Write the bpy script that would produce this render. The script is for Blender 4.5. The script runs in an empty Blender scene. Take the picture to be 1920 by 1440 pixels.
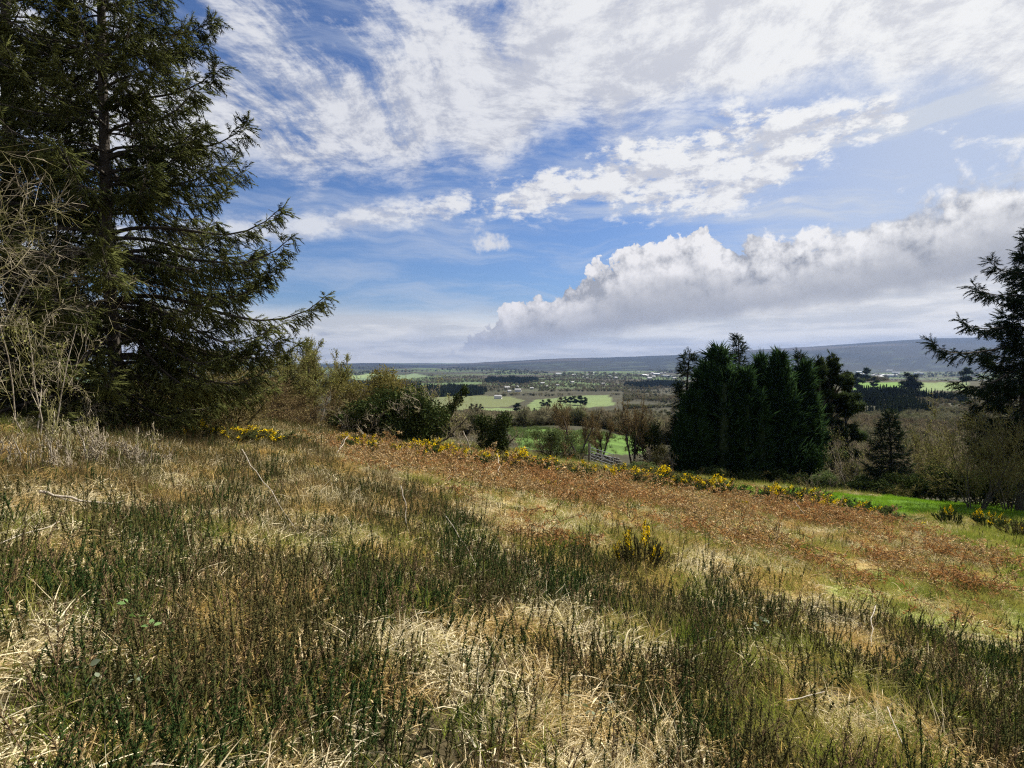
import bpy, bmesh, math, random
import numpy as np
from mathutils import Vector, Matrix

# ------------------------------------------------------------------ camera, sky, sun, exposure
scene = bpy.context.scene
F_PX, HORIZON = 1048.0, 672.0            # focal length in pixels of the 1920 px wide frame, row of the level line
CAM = np.array([0.0, 0.0, 1.62])
PITCH = math.atan((720.0 - HORIZON) / F_PX)
cam_data = bpy.data.cameras.new('camera')
cam_data.sensor_width = 36.0
cam_data.lens = 36.0 * F_PX / 1920.0
cam_data.clip_start = 0.05
cam_data.clip_end = 60000.0
camera = bpy.data.objects.new('camera', cam_data)
camera.location = CAM
camera.rotation_euler = (math.pi / 2 - PITCH, 0.0, 0.0)
scene.collection.objects.link(camera)
scene.camera = camera

SUN_AZ, SUN_EL = 50.0, 47.0             # degrees to the right of the view, above the horizon
sun_data = bpy.data.lights.new('sun', 'SUN')
sun_data.energy = 5.0
sun_data.angle = math.radians(0.53)
sun_data.color = (1.0, 0.94, 0.84)
sun = bpy.data.objects.new('sun', sun_data)
sun.rotation_euler = (math.pi / 2 - math.radians(SUN_EL), 0.0, math.pi - math.radians(SUN_AZ))
scene.collection.objects.link(sun)

vs = scene.view_settings
vs.view_transform = 'Standard'
vs.look = 'None'
vs.gamma = 1.0
vs.use_curve_mapping = False
vs.exposure = 1.0
scene.cycles.max_bounces = 4
scene.cycles.diffuse_bounces = 2
scene.cycles.glossy_bounces = 2
scene.cycles.transmission_bounces = 3
scene.cycles.transparent_max_bounces = 4
scene.cycles.volume_bounces = 0
scene.cycles.use_denoising = False
scene.cycles.use_adaptive_sampling = True
scene.cycles.adaptive_threshold = 0.012
scene.cycles.sample_clamp_indirect = 6.0
scene.render.film_transparent = False
scene.cycles.filter_width = 1.2


def ray(px, py):
    """world direction with unit forward (y) component through a pixel of the 1920 x 1440 frame"""
    a, b = (px - 960.0) / F_PX, (720.0 - py) / F_PX
    c, s = math.cos(PITCH), math.sin(PITCH)
    d = np.array([a, c + b * s, b * c - s])
    return d / d[1]


def azel(px, py):
    d = ray(px, py)
    return math.degrees(math.atan2(d[0], d[1])), math.degrees(math.atan2(d[2], math.hypot(d[0], d[1])))


class Nodes:
    """tiny helper that builds node graphs from nested calls"""
    def __init__(self, tree):
        self.t = tree

    def new(self, kind, **props):
        n = self.t.nodes.new(kind)
        for k, v in props.items():
            setattr(n, k, v)
        return n

    def put(self, sock, v):
        if isinstance(v, bpy.types.NodeSocket):
            self.t.links.new(v, sock)
        elif v is not None:
            if hasattr(sock.default_value, '__len__') and not hasattr(v, '__len__'):
                v = (v,) * len(sock.default_value)
            if hasattr(v, '__len__') and len(sock.default_value) == 4 and len(v) == 3:
                v = tuple(v) + (1.0,)
            sock.default_value = v

    def m(self, op, a, b=None, c=None, clamp=False):
        n = self.new('ShaderNodeMath', operation=op, use_clamp=clamp)
        for s, v in zip(n.inputs, (a, b, c)):
            self.put(s, v)
        return n.outputs[0]

    def v(self, op, a, b=None, scale=None):
        n = self.new('ShaderNodeVectorMath', operation=op)
        self.put(n.inputs[0], a)
        if b is not None:
            self.put(n.inputs[1], b)
        if scale is not None:
            self.put(n.inputs['Scale'], scale)
        return n.outputs['Value'] if op in ('LENGTH', 'DOT_PRODUCT') else n.outputs[0]

    def xyz(self, x, y, z=0.0):
        n = self.new('ShaderNodeCombineXYZ')
        for s, v in zip(n.inputs, (x, y, z)):
            self.put(s, v)
        return n.outputs[0]

    def sep(self, v):
        n = self.new('ShaderNodeSeparateXYZ')
        self.put(n.inputs[0], v)
        return n.outputs

    def ramp(self, x, lo, hi, a=0.0, b=1.0, smooth=True):
        n = self.new('ShaderNodeMapRange', interpolation_type='SMOOTHSTEP' if smooth else 'LINEAR', clamp=True)
        for s, v in zip(n.inputs, (x, lo, hi, a, b)):
            self.put(s, v)
        return n.outputs[0]

    def noise(self, vec, scale, detail=4.0, rough=0.55, dist=0.0, color=False, lac=2.0, dims='3D'):
        n = self.new('ShaderNodeTexNoise', noise_dimensions=dims)
        self.put(n.inputs['Vector'], vec)
        for k, v in (('Scale', scale), ('Detail', detail), ('Roughness', rough), ('Distortion', dist), ('Lacunarity', lac)):
            self.put(n.inputs[k], v)
        return n.outputs[1] if color else n.outputs[0]

    def voro(self, vec, scale, feature='F1', detail=0.0, rough=0.5, smooth=1.0):
        n = self.new('ShaderNodeTexVoronoi', feature=feature, voronoi_dimensions='2D')
        self.put(n.inputs['Vector'], vec)
        self.put(n.inputs['Scale'], scale)
        self.put(n.inputs['Detail'], detail)
        self.put(n.inputs['Roughness'], rough)
        if feature == 'SMOOTH_F1':
            self.put(n.inputs['Smoothness'], smooth)
        return n.outputs['Distance']

    def mix(self, f, a, b, blend='MIX'):
        n = self.new('ShaderNodeMix', data_type='RGBA', blend_type=blend)
        self.put(n.inputs[0], f)
        self.put(n.inputs[6], a)
        self.put(n.inputs[7], b)
        return n.outputs[2]

    def mixf(self, f, a, b):
        n = self.new('ShaderNodeMix', data_type='FLOAT')
        self.put(n.inputs[0], f)
        self.put(n.inputs[2], a)
        self.put(n.inputs[3], b)
        return n.outputs[0]

    def curve(self, x, pts, x0, x1, y0, y1):
        """piecewise smooth function through pts, evaluated at x"""
        n = self.new('ShaderNodeFloatCurve')
        c = n.mapping.curves[0]
        pts = sorted(pts)
        q = [((a - x0) / (x1 - x0), (b - y0) / (y1 - y0)) for a, b in pts]
        while len(c.points) < len(q):
            c.points.new(0.5, 0.5)
        for p, (a, b) in zip(c.points, q):
            p.location = (min(max(a, 0), 1), min(max(b, 0), 1))
            p.handle_type = 'AUTO_CLAMPED'
        n.mapping.update()
        self.put(n.inputs['Value'], self.ramp(x, x0, x1, 0, 1, smooth=False))
        return self.m('MULTIPLY_ADD', n.outputs[0], y1 - y0, y0)


def build_sky():
    w = bpy.data.worlds.new('World')
    scene.world = w
    w.use_nodes = True
    t = w.node_tree
    t.nodes.clear()
    N = Nodes(t)
    out = N.new('ShaderNodeOutputWorld')
    bg = N.new('ShaderNodeBackground')
    bg.inputs['Strength'].default_value = 0.05
    t.links.new(bg.outputs[0], out.inputs[0])
    sky = N.new('ShaderNodeTexSky', sky_type='NISHITA')
    sky.sun_disc = False
    sky.sun_elevation = math.radians(SUN_EL)
    sky.sun_rotation = math.radians(SUN_AZ)
    sky.altitude = 150.0
    sky.air_density = 1.0
    sky.dust_density = 0.6
    sky.ozone_density = 2.0

    d = N.v('NORMALIZE', N.new('ShaderNodeTexCoord').outputs['Generated'])
    dx, dy, dz = N.sep(d)
    az = N.m('MULTIPLY', N.m('ARCTAN2', dx, dy), 57.29578)
    el = N.m('MULTIPLY', N.m('ARCSINE', dz), 57.29578)
    ae = N.xyz(az, el, 0.0)
    inv = N.m('DIVIDE', 1.0, N.m('ADD', N.m('MAXIMUM', dz, 0.0), 0.07))
    P = N.xyz(N.m('MULTIPLY', dx, inv), N.m('MULTIPLY', dy, inv), 0.0)

    def line(pts):
        q = [azel(*p) for p in pts]
        a0, a1 = -180.0, 180.0
        q = [(a0, q[0][1]), (q[0][0] - 12, q[0][1])] + q + [(q[-1][0] + 12, q[-1][1]), (a1, q[-1][1])]
        return N.curve(az, q, a0, a1, -5.0, 75.0)

    def noise(vec, scale, detail=4.0, rough=0.55, color=False):
        return N.noise(vec, scale, detail, rough, color=color, dims='2D')

    # clear air
    clear = N.mix(1.0, sky.outputs[0], (0.58, 0.73, 1.0), 'MULTIPLY')
    warp = N.v('SCALE', N.v('SUBTRACT', noise(P, 1.3, 2, 0.5, color=True), (0.5, 0.5, 0.5)), scale=0.26)
    px_, py_, _ = N.sep(N.v('ADD', P, warp))
    streak = noise(N.xyz(N.m('MULTIPLY_ADD', py_, -0.50, N.m('MULTIPLY', px_, 4.2)), N.m('MULTIPLY', py_, 0.80), 0), 1.0, 7, 0.60)
    fine = noise(N.xyz(N.m('MULTIPLY', px_, 8.0), N.m('MULTIPLY', py_, 8.0), 0), 1.0, 6, 0.72)
    mid = noise(ae, 0.11, 2, 0.5, color=True)
    m1, m2, m3 = N.sep(mid)
    # ---- upper sheet of altocumulus
    lower = line([(250, 352), (460, 340), (640, 342), (800, 336), (930, 318), (1050, 292), (1250, 250), (1500, 215), (1700, 190), (1920, 185)])
    above = N.m('ADD', N.m('SUBTRACT', el, lower), N.m('ADD', N.m('MULTIPLY', N.m('SUBTRACT', m1, 0.5), 7.0), N.m('MULTIPLY', N.m('SUBTRACT', fine, 0.5), 4.0)))
    edge = N.ramp(above, -0.8, 3.2)
    bias = N.ramp(az, -16.0, 22.0, 0.0, 0.26)
    high = N.ramp(N.m('SUBTRACT', el, N.m('MULTIPLY', N.ramp(az, -40, 10, 0, 1, False), 10.0)), 17.0, 28.0, 0.16, -0.12)
    sheet_n = N.m('ADD', N.m('ADD', streak, N.m('MULTIPLY', N.m('SUBTRACT', fine, 0.5), 0.44)),
                  N.m('ADD', bias, N.m('ADD', high, N.m('MULTIPLY', N.m('SUBTRACT', m2, 0.5), 0.25))))
    sheet = N.m('MULTIPLY', N.ramp(sheet_n, 0.33, 0.62), edge)
    # ---- the cumuliform band below it
    top2 = line([(300, 430), (420, 420), (520, 408), (650, 390), (800, 372), (940, 344), (1020, 322), (1120, 272), (1250, 236), (1400, 204), (1560, 190), (1660, 180), (1700, 215), (1800, 250), (1920, 262)])
    bot2 = line([(300, 490), (420, 468), (520, 456), (650, 436), (800, 416), (940, 404), (1020, 402), (1120, 408), (1250, 412), (1400, 388), (1520, 330), (1640, 262), (1700, 245), (1800, 262), (1920, 264)])
    frag = noise(N.v('MULTIPLY', ae, (0.7, 1.5, 1.0)), 0.30, 6, 0.66)
    fr = N.m('MULTIPLY', N.m('SUBTRACT', frag, 0.5), N.ramp(az, -16, 6, 0.32, 1.0))
    lean = noise(N.v('ADD', N.v('MULTIPLY', ae, (0.7, 1.5, 1.0)), (0.9, 1.6, 0)), 0.30, 6, 0.66)
    in_top = N.m('SUBTRACT', N.m('ADD', top2, N.m('MULTIPLY', fr, 7.0)), el)
    in_bot = N.m('SUBTRACT', el, N.m('ADD', bot2, N.m('MULTIPLY', fr, -6.0)))
    band_mid = N.m('ADD', N.m('MINIMUM', in_top, in_bot), N.ramp(az, -10.0, 5.0, 0.55, 0.0))
    thin = N.ramp(az, -24.0, 0.0, 0.8, 1.0)
    band = N.m('MULTIPLY', N.m('MULTIPLY', N.ramp(band_mid, -0.5, 1.3), thin), N.ramp(N.m('ADD', fr, N.m('MULTIPLY', band_mid, 0.035)), -0.13, 0.10, 0.0, 1.0))
    # ---- cirrus wisps in the blue
    wis = noise(N.v('MULTIPLY', N.v('ADD', ae, N.v('SCALE', mid, scale=3.0)), (0.045, 0.36, 1.0)), 1.0, 6, 0.64)
    wisps = N.m('MULTIPLY', N.ramp(wis, 0.40, 0.78), N.ramp(az, -40.0, 25.0, 0.5, 0.95))
    # ---- the cumulus bank on the right
    top3 = line([(780, 655), (860, 628), (920, 586), (960, 535), (1000, 512), (1090, 496), (1125, 452), (1180, 424), (1280, 406), (1370, 412), (1450, 420), (1520, 400), (1600, 370), (1660, 335), (1740, 305), (1830, 278), (1920, 255)])
    bot3 = line([(780, 665), (900, 655), (1000, 645), (1200, 618), (1400, 592), (1600, 564), (1750, 540), (1920, 510)])
    n3 = noise(ae, 0.20, 8, 0.62)
    n3s = noise(N.v('ADD', ae, (0.45, 0.75, 0.0)), 0.20, 8, 0.62)
    aw = N.v('ADD', ae, N.v('SCALE', noise(ae, 0.55, 3, 0.6, color=True), scale=1.5))
    bill3 = N.voro(aw, 0.22, 'F1', 4.0, 0.6)
    lump = N.m('ADD', N.m('MULTIPLY', N.m('SUBTRACT', 0.45, bill3), 3.0), N.m('MULTIPLY', N.m('SUBTRACT', n3, 0.5), 4.0))
    inside3 = N.m('SUBTRACT', N.m('ADD', top3, lump), el)
    over3 = N.m('SUBTRACT', el, N.m('ADD', bot3, N.m('MULTIPLY', N.m('SUBTRACT', n3, 0.5), -2.2)))
    bank = N.m('MULTIPLY', N.ramp(inside3, -0.06, N.ramp(az, 18, 42, 0.42, 2.2)), N.ramp(over3, -0.8, 1.0))
    # ---- single small puffs and low specks
    n3b = noise(ae, 0.75, 5, 0.6)

    def puffcloud(px, py, rx, ry, amp=1.0):
        a, e = azel(px, py)
        u = N.m('DIVIDE', N.m('SUBTRACT', az, a), rx)
        v = N.m('DIVIDE', N.m('SUBTRACT', el, e), ry)
        v = N.m('MULTIPLY', v, N.ramp(v, -0.1, 0.1, 1.5, 1.0))
        rr = N.m('SQRT', N.m('MULTIPLY_ADD', u, u, N.m('MULTIPLY', v, v)))
        nn = N.m('MULTIPLY', N.m('SUBTRACT', n3b, 0.5), 1.8)
        return N.m('MULTIPLY', N.ramp(N.m('SUBTRACT', N.m('ADD', 1.0, nn), rr), 0.0, 0.8), amp)
    small = N.m('MAXIMUM', puffcloud(918, 458, 2.4, 1.35), N.m('MAXIMUM', puffcloud(780, 632, 2.2, 1.0, 0.7), puffcloud(1480, 376, 0.9, 0.5, 0.7)))
    specks = puffcloud(612, 627, 1.3, 0.35, 0.45)
    # ---- milky layer near the horizon
    lown = noise(N.v('MULTIPLY', ae, (0.10, 0.7, 1)), 1.0, 5, 0.62)
    low = N.ramp(N.m('ADD', el, N.m('MULTIPLY', N.m('SUBTRACT', lown, 0.5), 2.0)), N.ramp(az, 12, 40, 3.2, 7.0), N.ramp(az, 12, 40, 6.0, 13.0), 1.0, 0.0)

    # ---- colours (radiance / 0.1)
    def c(r, g, b, s=10.0):
        return (r * s, g * s, b * s)
    se, sa = math.radians(SUN_EL), math.radians(SUN_AZ)
    sunward = N.ramp(N.v('DOT_PRODUCT', d, (math.cos(se) * math.sin(sa), math.cos(se) * math.cos(sa), math.sin(se))), 0.55, 1.0, 0.0, 1.0)
    white = N.mix(sunward, c(0.78, 0.79, 0.83), c(0.94, 0.94, 0.93))
    sheet_shade = N.ramp(N.m('ADD', N.m('MULTIPLY', fine, 0.6), N.m('MULTIPLY', streak, 0.4)), 0.38, 0.58, 0.8, 0.0)
    sheet_col = N.mix(sheet_shade, white, N.mix(sunward, c(0.42, 0.45, 0.55), c(0.64, 0.65, 0.70)))
    col = N.mix(N.m('ADD', N.m('MULTIPLY', wisps, 0.7), N.ramp(az, 8.0, 38.0, 0.0, 0.72)), clear, c(0.62, 0.67, 0.76))
    col = N.mix(N.m('MULTIPLY', low, 0.92), col, N.mix(N.ramp(lown, 0.36, 0.66), c(0.66, 0.67, 0.69), c(0.92, 0.90, 0.87)))
    col = N.mix(N.m('MULTIPLY', sheet, 0.95), col, sheet_col)
    band_shade = N.ramp(N.m('SUBTRACT', lean, frag), -0.09, 0.14, 0.0, 0.8)
    col = N.mix(N.m('MULTIPLY', band, 0.96), col, N.mix(band_shade, N.mix(sunward, c(0.86, 0.86, 0.87), c(0.95, 0.95, 0.94)), c(0.52, 0.54, 0.62)))
    col = N.mix(N.m('MULTIPLY', small, 0.9), col, c(0.76, 0.77, 0.80))
    col = N.mix(specks, col, c(0.36, 0.39, 0.48))
    # bank: bright billows along its top, grey belly
    relief = N.m('SUBTRACT', n3, n3s)
    lit = N.m('ADD', N.ramp(inside3, 0.5, 10.0, 1.15, 0.02), N.m('ADD', N.m('MULTIPLY', N.m('MULTIPLY', relief, 4.5), N.ramp(inside3, 0.0, 7.0, 1.0, 0.25)), N.m('MULTIPLY', N.m('MULTIPLY', N.m('SUBTRACT', 0.42, bill3), 1.1), N.ramp(inside3, 0.0, 7.0, 1.0, 0.25))))
    lit = N.m('MULTIPLY', lit, N.ramp(over3, 0.3, 5.5, 0.22, 1.0))
    bank_col = N.mix(N.ramp(lit, -0.1, 0.9, smooth=False), c(0.38, 0.395, 0.44), N.mix(sunward, c(0.90, 0.88, 0.89), c(0.95, 0.95, 0.94)))
    bank_col = N.mix(N.ramp(az, 2.0, -8.0, 0.0, 0.5), bank_col, c(0.62, 0.63, 0.68))
    col = N.mix(bank, col, bank_col)
    t.links.new(col, bg.inputs['Color'])
    w.cycles.sampling_method = 'MANUAL'
    w.cycles.sample_map_resolution = 512


build_sky()

# ------------------------------------------------------------------ small tools
def fract(a):
    return a - np.floor(a)


def _hash(i, j, seed):
    return fract(np.sin(i * 127.1 + j * 311.7 + seed * 74.7) * 43758.5453)


def vnoise(x, y, scale=1.0, seed=0, octaves=3):
    """value noise in 0..1 on world coordinates"""
    x, y = np.asarray(x, float) / scale, np.asarray(y, float) / scale
    tot, amp, norm = 0.0, 1.0, 0.0
    for o in range(octaves):
        i, j = np.floor(x), np.floor(y)
        u, v = x - i, y - j
        u, v = u * u * (3 - 2 * u), v * v * (3 - 2 * v)
        s = seed + o * 17
        n = (_hash(i, j, s) * (1 - u) + _hash(i + 1, j, s) * u) * (1 - v) + (_hash(i, j + 1, s) * (1 - u) + _hash(i + 1, j + 1, s) * u) * v
        tot, norm = tot + amp * n, norm + amp
        amp, x, y = amp * 0.5, x * 2.03 + 3.1, y * 2.03 + 1.7
    return tot / norm


def sstep(a, b, x):
    t = np.clip((np.asarray(x, float) - a) / (b - a), 0, 1)
    return t * t * (3 - 2 * t)


# ------------------------------------------------------------------ the lie of the land
_D = np.array([20, 34, 45, 60, 80, 110, 150, 200, 300, 450, 600, 640, 800, 1000, 1500, 2500, 3500, 6000, 9000, 40000.])
_T = {
    -70: [-3, -4.5, -6, -9, -12, -16, -20, -25, -33, -43, -50, -51, -56, -60, -69, -82, -93, -103, -105, -105],
    -25: [-3, -4.5, -6, -9, -12, -16, -20, -25, -33, -43, -50, -51, -56, -60, -69, -82, -93, -103, -105, -105],
    -8: [-3.6, -5.4, -7.2, -9.2, -11, -15, -20, -25, -33, -43, -50, -51, -56, -60, -69, -82, -93, -103, -105, -105],
    5: [-4.2, -6.6, -8.0, -9.0, -9.6, -13, -19, -25, -33, -43, -50, -51, -56, -60, -69, -82, -93, -103, -105, -105],
    17: [-5.2, -7.9, -9.6, -10.6, -12, -15, -20, -26, -34, -42, -48, -49, -55, -60, -69, -82, -93, -103, -105, -105],
    27: [-6, -9.0, -12.0, -14.5, -16.2, -18.3, -20.8, -23.6, -27.5, -28.4, -25.4, -26, -38, -50, -66, -82, -93, -103, -105, -105],
    40: [-6, -9.2, -12.5, -15, -16.5, -18.5, -21, -23.5, -27.5, -28.0, -24.6, -25, -36, -48, -66, -82, -93, -103, -105, -105],
    70: [-6, -9.2, -12.5, -15, -16.5, -18.5, -21, -23.5, -27.5, -28.0, -24.6, -25, -36, -48, -66, -82, -93, -103, -105, -105],
}
_AZ = np.array(sorted(_T))
_TAB = np.array([_T[a] for a in _AZ], float)
_LD = np.linspace(math.log(20), math.log(40000), 400)
_FINE = np.array([np.convolve(np.pad(np.interp(_LD, np.log(_D), row), 6, mode='edge'), np.ones(13) / 13, 'valid') for row in _TAB])


def ground_z(x, y):
    x, y = np.asarray(x, float), np.asarray(y, float)
    r = np.hypot(x, y)
    az = np.degrees(np.arctan2(x, y))
    D = r * np.maximum(np.cos(np.radians(az)), 0.5)
    xs = np.where(x < 8, -0.17 * np.maximum(x, -10) - 0.03 * (np.clip(x, -60, -10) + 10), -1.36 - 0.09 * (np.minimum(x, 60) - 8))
    yn = np.clip(y, -8, 60)
    near = xs - 0.125 * yn
    hum = (vnoise(x, y, 2.1, 5, 3) - 0.5) * 0.34 + (vnoise(x, y, 0.55, 9, 2) - 0.5) * 0.09
    near = near + hum * sstep(0.8, 3.0, r)
    ia = np.clip(np.interp(az, _AZ, np.arange(len(_AZ))), 0, len(_AZ) - 1.001)
    il = np.clip((np.log(np.maximum(D, 20.0)) - _LD[0]) / (_LD[1] - _LD[0]), 0, len(_LD) - 1.001)
    a0, l0 = ia.astype(int), il.astype(int)
    fa, fl = ia - a0, il - l0
    fa = fa * fa * (3 - 2 * fa)
    t = (_FINE[a0, l0] * (1 - fl) + _FINE[a0, l0 + 1] * fl) * (1 - fa) + (_FINE[a0 + 1, l0] * (1 - fl) + _FINE[a0 + 1, l0 + 1] * fl) * fa
    far = t + CAM[2] + (vnoise(x, y, 60, 3, 3) - 0.5) * 5.0 * sstep(90, 260, D) + (vnoise(x, y, 420, 4, 2) - 0.5) * 14.0 * sstep(700, 2000, D)
    w = sstep(33, 47, D)
    return near * (1 - w) + far * w


def hit(px, py, lo=1.5, hi=12000.0):
    """world point where the ray through a pixel first meets the ground"""
    d = ray(px, py)
    s = np.exp(np.linspace(math.log(lo), math.log(hi), 3000))
    p = CAM[None] + s[:, None] * d[None]
    below = p[:, 2] < ground_z(p[:, 0], p[:, 1])
    k = int(np.argmax(below)) if below.any() else len(s) - 1
    return np.array([p[k, 0], p[k, 1], float(ground_z(p[k, 0], p[k, 1]))])


def at(px, D):
    """ground point under the column px at forward distance D"""
    d = ray(px, HORIZON)
    x, y = d[0] * D, D
    return np.array([x, y, float(ground_z(x, y))])


def top_z(py, D):
    return CAM[2] + ray(960, py)[2] * D


def in_poly(x, y, poly):
    x, y = np.asarray(x, float), np.asarray(y, float)
    c = np.zeros(x.shape, bool)
    n = len(poly)
    for i in range(n):
        x0, y0 = poly[i][:2]
        x1, y1 = poly[(i + 1) % n][:2]
        if y0 == y1:
            continue
        k = ((y0 > y) != (y1 > y)) & (x < (x1 - x0) * (y - y0) / (y1 - y0) + x0)
        c ^= k
    return c


# ------------------------------------------------------------------ mesh tools
class Geo:
    """collects vertices and faces as arrays"""
    def __init__(self):
        self.v, self.f, self.m, self.n = [], [], [], 0

    def add(self, V, F, mat=0):
        V, F = np.asarray(V, float).reshape(-1, 3), np.asarray(F, int)
        if not len(F):
            return self
        self.v.append(V)
        self.f.append(F + self.n)
        self.m.append(np.full(len(F), mat, int))
        self.n += len(V)
        return self

    def mesh(self, name, mats, smooth=False):
        me = bpy.data.meshes.new(name)
        V = np.concatenate(self.v)
        me.vertices.add(len(V))
        me.vertices.foreach_set('co', V.ravel())
        loops = np.concatenate([f.ravel() for f in self.f])
        tot = np.concatenate([np.full(len(f), f.shape[1], int) for f in self.f])
        start = np.concatenate([[0], np.cumsum(tot)[:-1]])
        me.loops.add(len(loops))
        me.loops.foreach_set('vertex_index', loops)
        me.polygons.add(len(tot))
        me.polygons.foreach_set('loop_start', start)
        me.polygons.foreach_set('loop_total', tot)
        me.polygons.foreach_set('material_index', np.concatenate(self.m))
        if smooth:
            me.polygons.foreach_set('use_smooth', np.ones(len(tot), bool))
        for m in mats:
            me.materials.append(m)
        me.update(calc_edges=True)
        return me


def link(name, data, parent=None, loc=(0, 0, 0), label=None, cat=None, group=None, kind=None):
    o = bpy.data.objects.new(name, data)
    scene.collection.objects.link(o)
    o.location = loc
    if parent is not None:
        o.parent = parent
    for k, v in (('label', label), ('category', cat), ('group', group), ('kind', kind)):
        if v:
            o[k] = v
    return o


def unit(a):
    return a / np.maximum(np.linalg.norm(a, axis=-1, keepdims=True), 1e-9)


def frames(X, roll=None, up=(0, 0, 1.0)):
    """rotation matrices whose columns are (x along X, y, z)"""
    X = unit(np.asarray(X, float))
    U = np.broadcast_to(np.asarray(up, float), X.shape).copy()
    U[np.abs(np.sum(U * X, -1)) > 0.98] = (1.0, 0.0, 0.0)
    Y = unit(np.cross(U, X))
    Z = np.cross(X, Y)
    if roll is not None:
        c, s = np.cos(roll)[:, None], np.sin(roll)[:, None]
        Y, Z = Y * c + Z * s, Z * c - Y * s
    return np.stack([X, Y, Z], -1)


def stamp(pv, pf, pos, rot, scale):
    """copies of a little mesh at many places as one pair of arrays"""
    n = len(pos)
    scale = np.asarray(scale, float)
    if scale.ndim == 0:
        scale = np.full(n, float(scale))
    sv = pv[None] * (scale[:, None, None] if scale.ndim == 1 else scale[:, None, :])
    V = np.einsum('nij,nkj->nki', rot, sv) + pos[:, None, :]
    F = pf[None] + (np.arange(n) * len(pv))[:, None, None]
    return V.reshape(-1, 3), F.reshape(-1, pf.shape[1])


def tubes(P0, P1, R0, R1, n=3):
    if not len(P0):
        return np.zeros((0, 3)), np.zeros((0, 4), int)
    M = frames(P1 - P0)
    a = np.arange(n) * 2 * math.pi / n
    ring = np.cos(a)[None, :, None] * M[:, None, :, 1] + np.sin(a)[None, :, None] * M[:, None, :, 2]
    A = P0[:, None] + ring * np.asarray(R0)[:, None, None]
    B = P1[:, None] + ring * np.asarray(R1)[:, None, None]
    V = np.concatenate([A, B], 1).reshape(-1, 3)
    k = np.arange(n)
    q = np.stack([k, (k + 1) % n, (k + 1) % n + n, k + n], 1)
    F = q[None] + (np.arange(len(P0)) * 2 * n)[:, None, None]
    return V, F.reshape(-1, 4)


def polytube(P, R, n=6):
    P, R = np.asarray(P, float), np.asarray(R, float)
    T = np.gradient(P, axis=0)
    M = frames(T)
    a = np.arange(n) * 2 * math.pi / n
    V = (P[:, None] + (np.cos(a)[None, :, None] * M[:, None, :, 1] + np.sin(a)[None, :, None] * M[:, None, :, 2]) * R[:, None, None]).reshape(-1, 3)
    F = []
    for i in range(len(P) - 1):
        for k in range(n):
            F.append((i * n + k, i * n + (k + 1) % n, (i + 1) * n + (k + 1) % n, (i + 1) * n + k))
    return V, np.array(F)


def rdir(rng, n):
    return unit(rng.normal(size=(n, 3)))


def deflect(rng, d, ang):
    """turn directions by an angle about a random perpendicular"""
    p = unit(np.cross(d, rdir(rng, len(d))))
    ang = np.asarray(ang)
    return d * np.cos(ang)[:, None] + p * np.sin(ang)[:, None]


def grow(rng, S, Dr, L, R, levels):
    """branching skeleton: per level arrays of segments (p0, p1, r0, r1); the last item holds twig points and directions"""
    out, tips, tdirs = [], None, None
    for li, lv in enumerate(levels):
        k = lv.get('segs', 4)
        n = len(S)
        pts, dirs = [S], [Dr]
        p, d = S.copy(), Dr.copy()
        step = (L / k)[:, None]
        for i in range(k):
            d = unit(d + rng.normal(size=(n, 3)) * lv.get('wig', 0.15) + np.array(lv.get('trop', (0, 0, 0.05)))[None])
            p = p + d * step
            pts.append(p)
            dirs.append(d)
        pts, dirs = np.array(pts), np.array(dirs)
        tap = np.linspace(1.0, lv.get('tip', 0.45), k + 1)
        for i in range(k):
            out.append((li, pts[i], pts[i + 1], R * tap[i], R * tap[i + 1]))
        m = lv.get('kids', 0)
        if m:
            par = np.repeat(np.arange(n), m)
            t = rng.uniform(lv.get('t0', 0.25), 1.0, len(par)) * k
            i0 = np.minimum(t.astype(int), k - 1)
            fr = (t - i0)[:, None]
            S2 = pts[i0, par] * (1 - fr) + pts[i0 + 1, par] * fr
            D2 = deflect(rng, dirs[i0 + 1, par], rng.normal(lv.get('ang', 0.7), 0.18, len(par)))
            L2 = L[par] * lv.get('lr', 0.55) * rng.uniform(0.6, 1.25, len(par)) * (1.15 - 0.5 * t / k)
            R2 = R[par] * (1 - (1 - lv.get('tip', 0.45)) * t / k) * lv.get('rr', 0.6)
            S, Dr, L, R = S2, D2, L2, np.maximum(R2, lv.get('rmin', 0.002))
        else:
            tips = pts[1:].reshape(-1, 3)
            tdirs = dirs[1:].reshape(-1, 3)
    return out, tips, tdirs


def skeleton_geo(geo, segs, thick=5, mats=(0, 0), split=1):
    for li, a, b, r0, r1 in segs:
        V, F = tubes(a, b, r0, r1, thick if li < split else 3)
        geo.add(V, F, mats[0] if li < split else mats[1])
    return geo


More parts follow.
